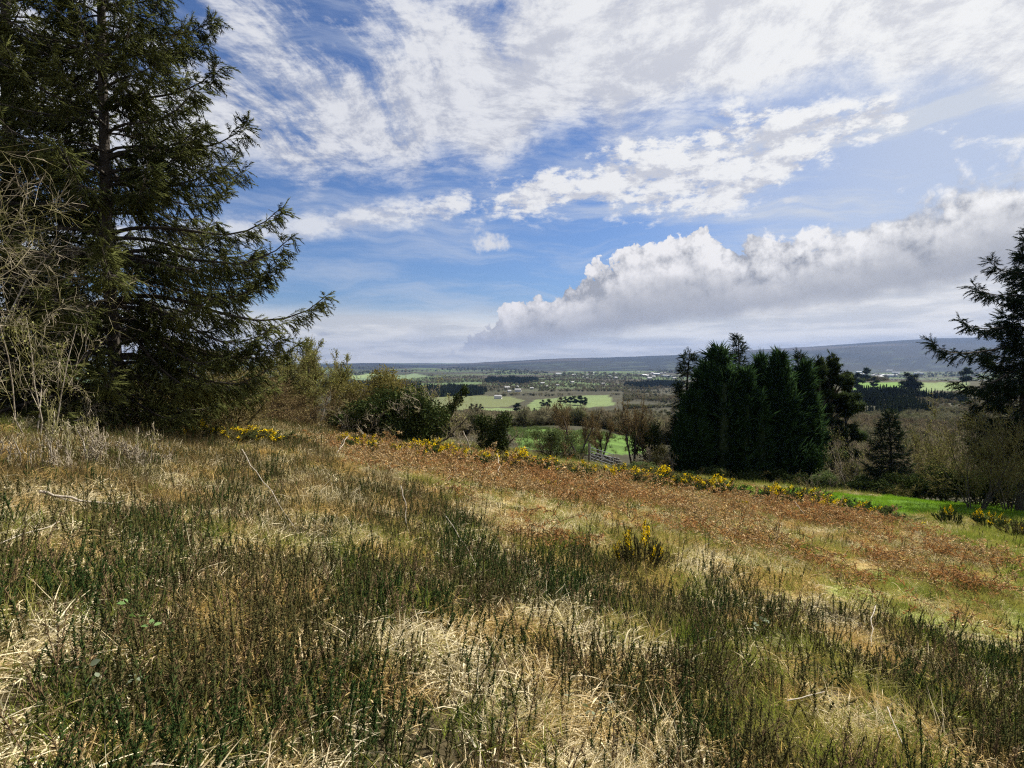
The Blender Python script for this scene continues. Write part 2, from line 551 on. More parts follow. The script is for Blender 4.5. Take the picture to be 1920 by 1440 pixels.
# ------------------------------------------------------------------ materials
def plant_mat(name, a, b, trans=0.25, tcol=None, patch=None, scale=1.5, rough=0.7, gloss=0.0, c=None):
    """colour a..b varies from piece to piece; c (optional) takes over in world-space patches"""
    m = bpy.data.materials.new(name)
    m.use_nodes = True
    t = m.node_tree
    t.nodes.clear()
    N = Nodes(t)
    out = N.new('ShaderNodeOutputMaterial')
    geo = N.new('ShaderNodeNewGeometry')
    rnd = geo.outputs['Random Per Island']
    inst = N.new('ShaderNodeObjectInfo').outputs['Random']
    f = N.m('FRACT', N.m('MULTIPLY_ADD', inst, 3.7, rnd))
    col = N.mix(f, a, b)
    n = N.noise(geo.outputs['Position'], scale, 2, 0.5)
    if c is not None:
        col = N.mix(N.ramp(N.m('MULTIPLY_ADD', rnd, 0.12, n), 0.50, 0.64), col, c)
    col = N.mix(1.0, col, N.ramp(N.m('MULTIPLY_ADD', f, 0.2, n), 0.25, 0.85, 0.72, 1.3), 'MULTIPLY')
    dif = N.new('ShaderNodeBsdfDiffuse')
    N.put(dif.inputs[0], col)
    sh = dif.outputs[0]
    if trans > 0:
        tr = N.new('ShaderNodeBsdfTranslucent')
        N.put(tr.inputs[0], N.mix(1.0, col, tcol or (1.1, 1.1, 0.7), 'MULTIPLY'))
        mx = N.new('ShaderNodeMixShader')
        mx.inputs[0].default_value = trans
        t.links.new(sh, mx.inputs[1])
        t.links.new(tr.outputs[0], mx.inputs[2])
        sh = mx.outputs[0]
    if gloss > 0:
        gl = N.new('ShaderNodeBsdfGlossy')
        gl.inputs['Roughness'].default_value = rough * 0.6
        gl.inputs[0].default_value = (1, 1, 1, 1)
        mx = N.new('ShaderNodeMixShader')
        mx.inputs[0].default_value = gloss
        t.links.new(sh, mx.inputs[1])
        t.links.new(gl.outputs[0], mx.inputs[2])
        sh = mx.outputs[0]
    t.links.new(sh, out.inputs[0])
    return m


def plain_mat(name, a, b, scale=6.0, rough=0.8, detail=4, stretch=(1, 1, 1), bump=0.0, metal=0.0):
    m = bpy.data.materials.new(name)
    m.use_nodes = True
    t = m.node_tree
    N = Nodes(t)
    bs = t.nodes['Principled BSDF']
    tc = N.new('ShaderNodeTexCoord')
    n = N.noise(N.v('MULTIPLY', tc.outputs['Object'], stretch), scale, detail, 0.6)
    N.put(bs.inputs['Base Color'], N.mix(N.ramp(n, 0.3, 0.7), a, b))
    bs.inputs['Roughness'].default_value = rough
    bs.inputs['Metallic'].default_value = metal
    if bump:
        bp = N.new('ShaderNodeBump')
        bp.inputs['Strength'].default_value = bump
        N.put(bp.inputs['Height'], n)
        t.links.new(bp.outputs[0], bs.inputs['Normal'])
    return m


MAT = {}
MAT['straw'] = plant_mat('straw', (0.48, 0.40, 0.23), (0.80, 0.72, 0.52), 0.30, scale=0.9, c=(0.42, 0.30, 0.13))
MAT['straw_dark'] = plant_mat('straw_dark', (0.09, 0.07, 0.028), (0.20, 0.155, 0.065), 0.25, scale=0.9)
MAT['grass'] = plant_mat('grass', (0.095, 0.145, 0.022), (0.22, 0.255, 0.055), 0.40, scale=1.1, c=(0.23, 0.22, 0.07))
MAT['lawn'] = plant_mat('lawn', (0.10, 0.20, 0.016), (0.18, 0.29, 0.035), 0.40, scale=0.6)
MAT['gorse'] = plant_mat('gorse', (0.011, 0.025, 0.008), (0.034, 0.056, 0.016), 0.08, scale=0.8, c=(0.050, 0.046, 0.018))
MAT['gorse_dead'] = plant_mat('gorse_dead', (0.075, 0.052, 0.028), (0.17, 0.12, 0.065), 0.05)
MAT['gorse_stem'] = plant_mat('gorse_stem', (0.05, 0.04, 0.018), (0.10, 0.07, 0.035), 0.0)
MAT['heath'] = plant_mat('heath', (0.036, 0.036, 0.014), (0.13, 0.11, 0.045), 0.15, scale=0.7, c=(0.12, 0.085, 0.04))
MAT['bracken'] = plant_mat('bracken', (0.25, 0.155, 0.070), (0.62, 0.50, 0.30), 0.25, tcol=(1.2, 1.0, 0.6), scale=0.8, c=(0.29, 0.165, 0.078))
MAT['yellow'] = plant_mat('gorse_flower', (0.74, 0.52, 0.008), (0.85, 0.66, 0.015), 0.25, tcol=(1.0, 0.9, 0.4))
MAT['bark'] = plain_mat('bark', (0.030, 0.024, 0.018), (0.075, 0.060, 0.045), 9.0, 0.9, stretch=(1, 1, 0.25), bump=0.5)
MAT['bark_pale'] = plain_mat('bark_pale', (0.24, 0.20, 0.15), (0.46, 0.41, 0.33), 12.0, 0.85)
MAT['twig_pale'] = plant_mat('twig_pale', (0.20, 0.165, 0.115), (0.46, 0.40, 0.30), 0.0, c=(0.16, 0.15, 0.06))
MAT['twig_brown'] = plant_mat('twig_brown', (0.085, 0.058, 0.03), (0.20, 0.145, 0.075), 0.0)
MAT['twig_olive'] = plant_mat('twig_olive', (0.095, 0.080, 0.03), (0.21, 0.18, 0.075), 0.0)
MAT['bud'] = plant_mat('bud_leaf', (0.15, 0.165, 0.055), (0.27, 0.27, 0.11), 0.3)
MAT['bud_brown'] = plant_mat('bud_brown', (0.11, 0.085, 0.04), (0.20, 0.16, 0.075), 0.1)
MAT['ivy'] = plant_mat('ivy', (0.016, 0.028, 0.010), (0.058, 0.074, 0.026), 0.12)
MAT['bramble'] = plant_mat('bramble', (0.05, 0.075, 0.025), (0.16, 0.20, 0.09), 0.2)
MAT['spruce'] = plant_mat('spruce_needle', (0.032, 0.044, 0.016), (0.090, 0.100, 0.034), 0.26, scale=0.7, c=(0.105, 0.115, 0.038))
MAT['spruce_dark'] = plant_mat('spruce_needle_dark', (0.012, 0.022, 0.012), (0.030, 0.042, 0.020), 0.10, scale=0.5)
MAT['cypress'] = plant_mat('cypress_spray', (0.009, 0.021, 0.008), (0.028, 0.052, 0.016), 0.14, scale=0.35)
MAT['pine'] = plant_mat('pine_needle', (0.016, 0.026, 0.010), (0.038, 0.050, 0.018), 0.08, scale=0.2)
MAT['yellow_bush'] = plant_mat('yellow_bush', (0.085, 0.08, 0.028), (0.19, 0.165, 0.06), 0.25)


# ------------------------------------------------------------------ the ground: one sheet out to the far hills
def colour_layer(me, cols):
    a = me.color_attributes.new('tint', 'FLOAT_COLOR', 'POINT')
    c = np.ones((len(cols), 4))
    c[:, :3] = cols
    a.data.foreach_set('color', c.ravel())


ZP = {  # zones of the meadow, outlined on the ground
    'bracken': [(585, 842), (640, 832), (760, 850), (900, 868), (1010, 884), (1150, 896), (1300, 920), (1440, 945), (1600, 975), (1760, 1012), (1880, 1050), (1860, 1075), (1700, 1052), (1500, 1008), (1300, 970), (1150, 952), (1000, 935), (880, 910), (760, 892), (650, 876)],
    'yellow': [(760, 892), (880, 910), (1000, 935), (1150, 952), (1300, 970), (1500, 1008), (1700, 1052), (1919, 1085), (1919, 1240), (1700, 1172), (1500, 1122), (1350, 1082), (1200, 1056), (1000, 1045), (900, 1000)],
    'heath': [(-300, 815), (560, 822), (600, 838), (650, 880), (880, 925), (900, 985), (560, 1000), (300, 985), (-300, 1000)],
    'green': [(1480, 1085), (1640, 1062), (1800, 1075), (1880, 1062), (1760, 1000), (1919, 975), (2100, 990), (2100, 1260), (1919, 1236), (1700, 1165), (1560, 1120)],
    'lawn': [(1350, 912), (1440, 920), (1530, 921), (1640, 932), (1760, 940), (1919, 944), (2200, 950), (2200, 992), (1919, 984), (1700, 968), (1520, 948), (1400, 934)],
}
ZONE = {k: [hit(*p) for p in v] for k, v in ZP.items()}
FIELD_PX = {
    'pasture': [(950, 806), (1062, 807), (1205, 821), (1215, 850), (1090, 852), (975, 840)],
    'fairway': [(984, 768), (990, 758), (1004, 750), (1060, 743), (1142, 740), (1152, 760), (1104, 764), (1040, 770), (960, 770), (884, 773), (884, 767), (945, 765)],
    'rough': [(770, 744), (872, 739), (960, 744), (982, 752), (960, 760), (900, 765), (858, 772), (770, 770)],
    'knoll_left': [(1606, 717), (1692, 716.5), (1700, 730), (1680, 737), (1640, 738), (1600, 732)],
    'knoll_right': [(1726, 717.5), (1819, 717), (1819, 730), (1790, 733), (1722, 737)],
    'far_a': [(655, 712), (700, 706), (780, 700), (806, 705), (760, 713), (690, 717)],
    'far_b': [(640, 706), (690, 701), (730, 701), (700, 706), (660, 710)],
    'far_c': [(1060, 692), (1180, 690), (1185, 694), (1065, 696)],
}
FIELD = {k: [hit(*p) for p in v] for k, v in FIELD_PX.items()}
FIELD_TINT = {'pasture': (0.075, 0.135, 0.026), 'fairway': (0.12, 0.16, 0.062), 'rough': (0.105, 0.12, 0.05), 'knoll_left': (0.10, 0.18, 0.035), 'knoll_right': (0.125, 0.17, 0.065),
              'far_a': (0.12, 0.16, 0.08), 'far_b': (0.17, 0.22, 0.09), 'far_c': (0.17, 0.22, 0.09)}


def zone(name, x, y, jit=0.0, seed=0):
    if jit:
        x = x + (vnoise(x, y, 1.3, 40 + seed, 3) - 0.5) * jit * 2
        y = y + (vnoise(x, y, 1.3, 60 + seed, 3) - 0.5) * jit * 2
    return in_poly(x, y, ZONE[name])


def build_ground():
    a_front = np.radians(np.linspace(-60, 60, 380))
    a_back = np.radians(np.linspace(62, 298, 42))[1:-1]
    ang = np.concatenate([a_front, a_back])
    rad = np.concatenate([[0.6], np.exp(np.linspace(math.log(1.1), math.log(60), 140)), np.exp(np.linspace(math.log(60), math.log(12500), 170))[1:]])
    A, R = np.meshgrid(ang, rad)
    X, Y = R * np.sin(A), R * np.cos(A)
    Z = ground_z(X, Y)
    na, nr = len(ang), len(rad)
    V = np.stack([X, Y, Z], -1).reshape(-1, 3)
    i, j = np.meshgrid(np.arange(nr - 1), np.arange(na), indexing='ij')
    j2 = (j + 1) % na
    F = np.stack([i * na + j, (i + 1) * na + j, (i + 1) * na + j2, i * na + j2], -1).reshape(-1, 4)
    V = np.concatenate([V, [[0, 0, float(ground_z(0, 0))]]])
    c = len(V) - 1
    Ft = np.array([(c, k, (k + 1) % na) for k in range(na)])
    x, y = V[:, 0], V[:, 1]
    D = np.hypot(x, y)
    # soil and litter colours
    straw = np.array([0.062, 0.050, 0.026])
    n1 = vnoise(x, y, 0.8, 21)[:, None]
    col = straw * (0.55 + 0.8 * n1)
    col = np.where(zone('bracken', x, y, 0.5)[:, None], np.array([0.20, 0.095, 0.045]) * (0.6 + 0.8 * n1), col)
    col = np.where(zone('yellow', x, y, 0.5)[:, None], np.array([0.26, 0.20, 0.08]) * (0.7 + 0.6 * n1), col)
    col = np.where(zone('green', x, y, 0.6)[:, None], np.array([0.17, 0.19, 0.05]) * (0.7 + 0.6 * n1), col)
    col = np.where(zone('heath', x, y, 0.5)[:, None], np.array([0.065, 0.053, 0.025]) * (0.6 + 0.8 * n1), col)
    col = np.where(zone('lawn', x, y, 0.25)[:, None], np.array([0.09, 0.17, 0.018]), col)
    # woods and rough pasture beyond the crest, then a patchwork of fields
    n2 = vnoise(x, y, 22, 31)[:, None]
    wood = np.array([0.043, 0.041, 0.023]) * (0.6 + 0.9 * n2)
    w = sstep(36, 44, D)[:, None]
    w = np.where(zone('lawn', x, y, 0.25)[:, None], 0, w)
    col = col * (1 - w) + wood * w
    ca, sa = math.cos(0.5), math.sin(0.5)
    gx, gy = (x * ca + y * sa) / 260.0, (-x * sa + y * ca) / 190.0
    gx = gx + 0.35 * np.sin(gy * 2.1)
    pick = _hash(np.floor(gx), np.floor(gy), 5)
    pal = np.array([[0.065, 0.058, 0.036], [0.085, 0.105, 0.045], [0.058, 0.052, 0.034], [0.085, 0.125, 0.045], [0.05, 0.06, 0.032], [0.10, 0.145, 0.055]])
    patch = 0.8 * pal[(pick * 6).astype(int) % 6] * (0.8 + 0.4 * vnoise(x, y, 90, 8)[:, None])
    w = sstep(900, 1500, D)[:, None]
    col = col * (1 - w) + patch * w
    for k, poly in FIELD.items():
        col = np.where(in_poly(x, y, poly)[:, None], np.array(FIELD_TINT[k]) * (0.88 + 0.24 * vnoise(x, y, 25, 3)[:, None]), col)
    g = Geo().add(V, F)
    g.f.append(Ft)
    g.m.append(np.zeros(len(Ft), int))
    m = bpy.data.materials.new('earth')
    m.use_nodes = True
    N = Nodes(m.node_tree)
    bs = m.node_tree.nodes['Principled BSDF']
    bs.inputs['Roughness'].default_value = 0.95
    bs.inputs['Specular IOR Level'].default_value = 0.1
    at_ = N.new('ShaderNodeVertexColor', layer_name='tint')
    pos = N.new('ShaderNodeNewGeometry').outputs['Position']
    n = N.noise(pos, 9.0, 6, 0.7)
    n2 = N.noise(pos, 0.35, 5, 0.6)
    k = N.m('MULTIPLY', N.ramp(n, 0.25, 0.75, 0.55, 1.45), N.ramp(n2, 0.3, 0.7, 0.75, 1.25))
    N.put(bs.inputs['Base Color'], N.mix(1.0, at_.outputs[0], k, 'MULTIPLY'))
    bp = N.new('ShaderNodeBump')
    bp.inputs['Strength'].default_value = 0.6
    bp.inputs['Distance'].default_value = 0.05
    N.put(bp.inputs['Height'], n)
    m.node_tree.links.new(bp.outputs[0], bs.inputs['Normal'])
    me = g.mesh('ground', [m], smooth=True)
    colour_layer(me, col)
    return link('ground', me, kind='structure', label='rough hillside meadow falling away to a wide valley floor')


build_ground()


def build_hills(name, crest, d0, d1, foot, tints, label, seed):
    """a range of hills with a broad face towards the viewer; crest = (px, py) outline of its ridge at distance d1"""
    pxs = np.array([c[0] for c in crest], float)
    pys = np.array([c[1] for c in crest], float)
    u = np.linspace(pxs[0], pxs[-1], 420)
    pc = np.interp(u, pxs, pys)
    pc = np.convolve(np.pad(pc, 4, mode='edge'), np.ones(9) / 9, 'valid')
    s = np.linspace(0, 1.25, 40)
    U, S = np.meshgrid(u, s)
    dist = d0 + (d1 - d0) * S
    X = (U - 960) / F_PX * dist
    Y = dist
    zr = CAM[2] + (HORIZON - np.interp(U, u, pc)) / F_PX * d1
    prof = np.where(S <= 1, sstep(-0.12, 1.0, S) ** 0.9, 1 - 0.8 * (np.maximum(S - 1, 0) / 0.25) ** 1.5)
    rel = (vnoise(X, Y, 900, seed, 4) - 0.5) * 0.22 * (zr - foot) * np.sin(np.clip(S, 0, 1) * math.pi)
    Z = foot + (zr - foot) * prof + rel
    Z = Z + (vnoise(X, Y, 130, seed + 3, 2) - 0.5) * 6 * (S > 0.9)
    V = np.stack([X, Y, Z], -1).reshape(-1, 3)
    na, nr = len(u), len(s)
    i, j = np.meshgrid(np.arange(nr - 1), np.arange(na - 1), indexing='ij')
    F = np.stack([i * na + j, i * na + j + 1, (i + 1) * na + j + 1, (i + 1) * na + j], -1).reshape(-1, 4)
    x, y = V[:, 0], V[:, 1]
    sf = S.reshape(-1)
    pick = vnoise(x, y * 0.6, 700, seed + 9, 3)
    col = np.where((pick > 0.55)[:, None], tints[0], tints[1])
    col = np.where(((pick < 0.40) & (sf > 0.55))[:, None], tints[2], col)
    col = np.where(((vnoise(x, y, 160, seed + 2, 2) > 0.66) & (sf < 0.45))[:, None], tints[3], col)
    me = Geo().add(V, F).mesh(name, [bpy.data.materials['earth']], smooth=True)
    colour_layer(me, np.array(col) * (0.85 + 0.3 * vnoise(x, y, 60, 1)[:, None]))
    return link(name, me, kind='structure', label=label)


build_hills('hills', [(-500, 700), (200, 692), (450, 690), (520, 686), (600, 684), (660, 681), (718, 680), (756, 684), (850, 684), (905, 679), (960, 677), (1045, 672), (1095, 671), (1150, 670), (1200, 668), (1290, 665), (1400, 657), (1500, 652), (1600, 645), (1700, 638), (1760, 635), (1920, 631), (2500, 631)],
            4000, 8200, -112, [np.array([0.014, 0.019, 0.018]), np.array([0.022, 0.025, 0.021]), np.array([0.05, 0.046, 0.04]), np.array([0.036, 0.046, 0.03])], 'long blue wooded ridge closing the valley', 11)


# ------------------------------------------------------------------ scattering of ground cover
def proto_collection(name, geos):
    col = bpy.data.collections.new(name)
    for i, (g, mats) in enumerate(geos):
        o = bpy.data.objects.new('%s_%02d' % (name, i), g.mesh('%s_%02d' % (name, i), mats))
        col.objects.link(o)
    return col


def eulers(M):
    """rotation matrices to XYZ eulers"""
    return np.stack([np.arctan2(M[:, 2, 1], M[:, 2, 2]), -np.arcsin(np.clip(M[:, 2, 0], -1, 1)), np.arctan2(M[:, 1, 0], M[:, 0, 0])], 1)


def scatter(name, col, pos, rot, scl, idx, label=None, cat=None, parent=None):
    me = bpy.data.meshes.new(name)
    me.vertices.add(len(pos))
    me.vertices.foreach_set('co', np.asarray(pos, float).ravel())
    for nm, typ, key, data in (('rot', 'FLOAT_VECTOR', 'vector', rot), ('scl', 'FLOAT_VECTOR', 'vector', scl), ('idx', 'INT', 'value', idx)):
        a = me.attributes.new(nm, typ, 'POINT')
        a.data.foreach_set(key, np.ascontiguousarray(data).ravel())
    me.update()
    o = link(name, me, parent, label=label, cat=cat, kind='stuff')
    t = bpy.data.node_groups.new(name, 'GeometryNodeTree')
    t.interface.new_socket('Geometry', in_out='INPUT', socket_type='NodeSocketGeometry')
    t.interface.new_socket('Geometry', in_out='OUTPUT', socket_type='NodeSocketGeometry')
    gi, go = t.nodes.new('NodeGroupInput'), t.nodes.new('NodeGroupOutput')
    ci = t.nodes.new('GeometryNodeCollectionInfo')
    ci.inputs['Collection'].default_value = col
    ci.inputs['Separate Children'].default_value = True
    ci.inputs['Reset Children'].default_value = True
    ip = t.nodes.new('GeometryNodeInstanceOnPoints')
    ip.inputs['Pick Instance'].default_value = True

    def attr(nm, typ):
        n = t.nodes.new('GeometryNodeInputNamedAttribute')
        n.data_type = typ
        n.inputs['Name'].default_value = nm
        return n.outputs['Attribute']
    t.links.new(gi.outputs[0], ip.inputs['Points'])
    t.links.new(ci.outputs[0], ip.inputs['Instance'])
    t.links.new(attr('idx', 'INT'), ip.inputs['Instance Index'])
    e = t.nodes.new('FunctionNodeEulerToRotation')
    t.links.new(attr('rot', 'FLOAT_VECTOR'), e.inputs[0])
    t.links.new(e.outputs[0], ip.inputs['Rotation'])
    t.links.new(attr('scl', 'FLOAT_VECTOR'), ip.inputs['Scale'])
    t.links.new(ip.outputs[0], go.inputs[0])
    md = o.modifiers.new('scatter', 'NODES')
    md.node_group = t
    return o


def blades(rng, n, rad, length, width, lean, curl, segs=3, up=1.0):
    """grass blades as tapering ribbons bending over; returns V, F"""
    a = rng.uniform(0, 2 * math.pi, n)
    r = rad * np.sqrt(rng.uniform(0, 1, n))
    p = np.stack([r * np.cos(a), r * np.sin(a), np.zeros(n)], 1)
    az = rng.uniform(0, 2 * math.pi, n)
    ln = rng.uniform(*lean, n)
    d = np.stack([np.cos(az) * np.sin(ln), np.sin(az) * np.sin(ln), np.cos(ln)], 1)
    L = rng.uniform(*length, n)
    W = rng.uniform(*width, n)
    side = unit(np.cross(d, rdir(rng, n)))
    rows = []
    c = rng.uniform(*curl, n)
    for k in range(segs + 1):
        t = k / segs
        w = (W * (1 - t) ** 0.7)[:, None] * side * 0.5
        rows += [p - w, p + w]
        d = unit(d + np.stack([np.cos(az), np.sin(az), np.zeros(n)], 1) * (c / segs)[:, None] - np.array([0, 0, 1.0]) * (np.abs(c) * 0.9 / segs)[:, None] + rng.normal(size=(n, 3)) * 0.06)
        p = p + d * (L / segs)[:, None]
    V = np.stack(rows, 1)
    m = 2 * (segs + 1)
    q = np.array([(2 * k, 2 * k + 1, 2 * k + 3, 2 * k + 2) for k in range(segs)])
    F = q[None] + (np.arange(n) * m)[:, None, None]
    return V.reshape(-1, 3), F.reshape(-1, 4)


def spindle():
    """unit shoot along +x: a slender three-sided spike"""
    V = [(0, 0, 0.5), (0, 0.43, -0.25), (0, -0.43, -0.25), (1, 0, 0)]
    return np.array(V, float), np.array([(0, 1, 3), (1, 2, 3), (2, 0, 3)])


def gorse_clump(rng, n, rad, h, spines=34, splay=0.28):
    """upright spiny shoots of young gorse"""
    g = Geo()
    pv, pf = spindle()
    a = rng.uniform(0, 2 * math.pi, n)
    r = rad * np.sqrt(rng.uniform(0, 1, n))
    P = np.stack([r * np.cos(a), r * np.sin(a), np.full(n, -0.02)], 1)
    D = unit(np.stack([np.cos(a) * r / rad * splay, np.sin(a) * r / rad * splay, np.ones(n)], 1) + rng.normal(size=(n, 3)) * 0.10)
    L = rng.uniform(h[0], h[1], n)
    V, F = tubes(P, P + D * L[:, None], np.full(n, 0.0028), np.full(n, 0.0016), 3)
    g.add(V, F, 1)
    k = np.repeat(np.arange(n), spines)
    t = rng.uniform(0.12, 1.0, len(k))
    pos = P[k] + D[k] * (L[k] * t)[:, None]
    dirs = deflect(rng, D[k], rng.uniform(0.55, 1.15, len(k)))
    s = np.stack([rng.uniform(0.017, 0.034, len(k)) * (1.15 - 0.4 * t), np.full(len(k), 0.0068), np.full(len(k), 0.0068)], 1)
    V, F = stamp(pv, pf, pos, frames(dirs), s)
    g.add(V, F, 0)
    return g


def bracken_clump(rng, n=11):
    """collapsed dead fronds: bowed stalks with crumpled side leaflets"""
    g = Geo()
    leaf = np.array([(0, 0, 0), (0.45, 0.13, 0.08), (1, 0.02, -0.15), (0.5, -0.13, 0.04)], float)
    lf = np.array([(0, 1, 2, 3)])
    for i in range(n):
        a = rng.uniform(0, 2 * math.pi)
        p = np.array([rng.normal(0, 0.12), rng.normal(0, 0.12), rng.uniform(0.0, 0.16)])
        d = unit(np.array([math.cos(a), math.sin(a), rng.uniform(-0.1, 0.9)]))
        L = rng.uniform(0.22, 0.5)
        pts = [p]
        for k in range(5):
            d = unit(d + rng.normal(size=3) * 0.22 + np.array([0, 0, -0.22]))
            p = p + d * L / 5
            p[2] = max(p[2], 0.0)
            pts.append(p)
        pts = np.array(pts)
        V, F = tubes(pts[:-1], pts[1:], np.full(5, 0.003), np.full(5, 0.002), 3)
        g.add(V, F, 1)
        m = 34
        t = rng.uniform(0.4, 4.99, m)
        i0 = t.astype(int)
        q = pts[i0] + (pts[i0 + 1] - pts[i0]) * (t - i0)[:, None]
        dd = unit(pts[i0 + 1] - pts[i0])
        dirs = deflect(rng, dd, rng.uniform(0.6, 1.4, m))
        V, F = stamp(leaf, lf, q, frames(dirs, rng.uniform(0, 6.28, m)), rng.uniform(0.018, 0.05, m))
        g.add(V, F, 0)
    return g


rng = np.random.default_rng(7)
straw_protos, heath_protos, grass_protos, gorse_protos, bracken_protos, lawn_protos, strawflat_protos = [], [], [], [], [], [], []
for i in range(5):
    g = Geo()
    V, F = blades(rng, 50, 0.15, (0.07, 0.24), (0.0045, 0.0100), (0.3, 1.45), (0.2, 2.4), segs=4)
    g.add(V, F, 0)
    V, F = blades(rng, 10, 0.16, (0.10, 0.25), (0.003, 0.005), (0.2, 1.2), (0.0, 0.9))
    g.add(V, F, 1)
    straw_protos.append((g, [MAT['straw'], MAT['straw_dark']]))
for i in range(4):      # lodged thatch all leaning one way
    g = Geo()
    V, F = blades(rng, 60, 0.20, (0.22, 0.42), (0.004, 0.0075), (0.9, 1.4), (0.2, 0.6))
    V = V @ np.array([[1, 0, 0], [0, 0.45, 0], [0, 0, 1.0]])
    g.add(V, F, 0)
    strawflat_protos.append((g, [MAT['straw']]))
for i in range(5):
    g = Geo()
    V, F = blades(rng, 34, 0.14, (0.08, 0.26), (0.0030, 0.0060), (0.0, 0.55), (0.0, 0.6))
    g.add(V, F, 0)
    V, F = blades(rng, 7, 0.14, (0.10, 0.26), (0.003, 0.005), (0.2, 1.1), (0.0, 0.9))
    g.add(V, F, 1)
    heath_protos.append((g, [MAT['heath'], MAT['straw']]))
for i in range(4):
    g = Geo()
    V, F = blades(rng, 60, 0.15, (0.06, 0.19), (0.0030, 0.0055), (0.0, 0.8), (0.1, 1.0))
    g.add(V, F, 0)
    grass_protos.append((g, [MAT['grass']]))
for i in range(3):
    g = Geo()
    V, F = blades(rng, 90, 0.30, (0.05, 0.13), (0.005, 0.009), (0.0, 0.6), (0.1, 0.7), segs=2)
    g.add(V, F, 0)
    lawn_protos.append((g, [MAT['lawn']]))
for i in range(9):
    gorse_protos.append((gorse_clump(rng, 4, 0.12, (0.11, 0.30), 66), [MAT['gorse'], MAT['gorse_stem']]))
for i in range(2):
    gorse_protos.append((gorse_clump(rng, 5, 0.14, (0.10, 0.36), 30, 0.7), [MAT['gorse_dead'], MAT['gorse_dead']]))
for i in range(2):
    gorse_protos.append((gorse_clump(rng, 3, 0.09, (0.24, 0.46), 60, 0.35), [MAT['gorse'], MAT['gorse_stem']]))
for i in range(5):
    bracken_protos.append((bracken_clump(rng), [MAT['bracken'], MAT['gorse_stem']]))


def candidates(n, y0, y1, seed):
    """points of the meadow, evenly spread over the visible wedge (with a margin to the sides)"""
    r = np.random.default_rng(seed)
    y = r.uniform(y0, y1, n)
    x = r.uniform(-1, 1, n) * (y * 1.02 + 1.6)
    return x, y, r


def cover(name, protos, n, y0, y1, seed, prob, label, cat, size=(0.8, 1.25), tilt=0.15, dist_grow=0.0, align=None):
    x, y, r = candidates(n, y0, y1, seed)
    keep = r.uniform(0, 1, n) < prob(x, y)
    x, y = x[keep], y[keep]
    z = ground_z(x, y)
    m = len(x)
    rot = np.stack([r.normal(0, tilt, m), r.normal(0, tilt, m), r.uniform(0, 6.283, m)], 1)
    if align is not None:
        rot[:, 2] = align + (vnoise(x, y, 2.2, seed, 2) - 0.5) * 7.0 + r.normal(0, 0.35, m)
    s = r.uniform(size[0], size[1], m) * (1 + dist_grow * np.clip(y - 6, 0, 40))
    scl = np.stack([s, s, s * r.uniform(0.8, 1.25, m)], 1)
    col = proto_collection(name + '_kinds', protos)
    return scatter(name, col, np.stack([x, y, z], 1), rot, scl, r.integers(0, len(protos), m), label, cat)


def zones(x, y):
    b, ye, h, gr, lw = zone('bracken', x, y, 0.7, 1), zone('yellow', x, y, 0.7, 2), zone('heath', x, y, 0.7, 3), zone('green', x, y, 0.9, 4), zone('lawn', x, y, 0.3, 5)
    h = h | ((x < -4.5) & (y > 12) & (y < 45) & ~b)
    near = ~(b | ye | h | gr | lw) & (y < 9.5)
    return b, ye, h, gr, lw, near


def fall(y, a=6.0):
    return 1.0


def p_straw(x, y):
    b, ye, h, gr, lw, near = zones(x, y)
    n = vnoise(x, y, 0.85, 71, 3)
    p = np.where(near, 0.15 + 0.75 * sstep(0.48, 0.58, n), 0.35)
    p = np.where(ye, np.where(x > 5.0, 0.35, 0.6), p)
    p = np.where(b, 0.9, p)
    p = np.where(h, 0.22 + 0.75 * sstep(0.48, 0.60, n), p)
    p = np.where(gr, 0.08, p)
    p = np.where(lw, 0.0, p)
    return p * fall(y, 9) * (y < 40)


def p_flat(x, y):
    b, ye, h, gr, lw, near = zones(x, y)
    n = vnoise(x, y, 0.9, 77, 2)
    return np.where(near | h | ye, sstep(0.60, 0.74, n), 0) * np.where(lw | b, 0, 1) * (y < 14)


def p_gorse(x, y):
    b, ye, h, gr, lw, near = zones(x, y)
    n = vnoise(x, y, 1.2, 83, 3) * 0.6 + 0.4 * (1 - vnoise(x, y, 0.85, 71, 3))
    p = np.where(near, 0.15 + 0.85 * sstep(0.44, 0.53, n), 0.0)
    p = np.where(h, 0.10 + 0.55 * sstep(0.46, 0.60, n), p)
    p = np.where(ye, 0.05, p)
    p = np.where(b | gr, 0.035, p)
    return p * (y < 24) * fall(y, 8)


def p_heath(x, y):
    b, ye, h, gr, lw, near = zones(x, y)
    p = np.where(h, 0.25 + 0.55 * sstep(0.35, 0.6, vnoise(x, y, 1.5, 53, 3)), 0.0)
    p = np.where(near, 0.05, p)
    p = np.where(ye, 0.08, p)
    p = np.where(b, 0.10, p)
    return p * fall(y, 9)


def p_bracken(x, y):
    b, ye, h, gr, lw, near = zones(x, y)
    n = vnoise(x, y, 1.7, 91, 3)
    p = np.where(b, 0.04 + 0.46 * sstep(0.45, 0.60, n), 0.0)
    p = np.where(ye, 0.34 * sstep(0.54, 0.66, n), p)
    p = np.where(near, 0.0, p)
    p = np.where(h, 0.0, p)
    return p * fall(y, 11)


def p_grass(x, y):
    b, ye, h, gr, lw, near = zones(x, y)
    n = vnoise(x, y, 1.6, 97, 3)
    p = np.where(gr, 1.0, 0.0)
    p = np.where(ye, 0.22 + 0.7 * sstep(0.45, 0.62, n), p)
    p = np.where(near, 0.08 + 0.6 * sstep(0.54, 0.68, n), p)
    p = np.where(b, 0.22, p)
    p = np.where(h, 0.05, p)
    p = np.where(~(b | ye | h | gr | lw | near) & (y < 40), 0.5, p)
    return p * fall(y, 9)


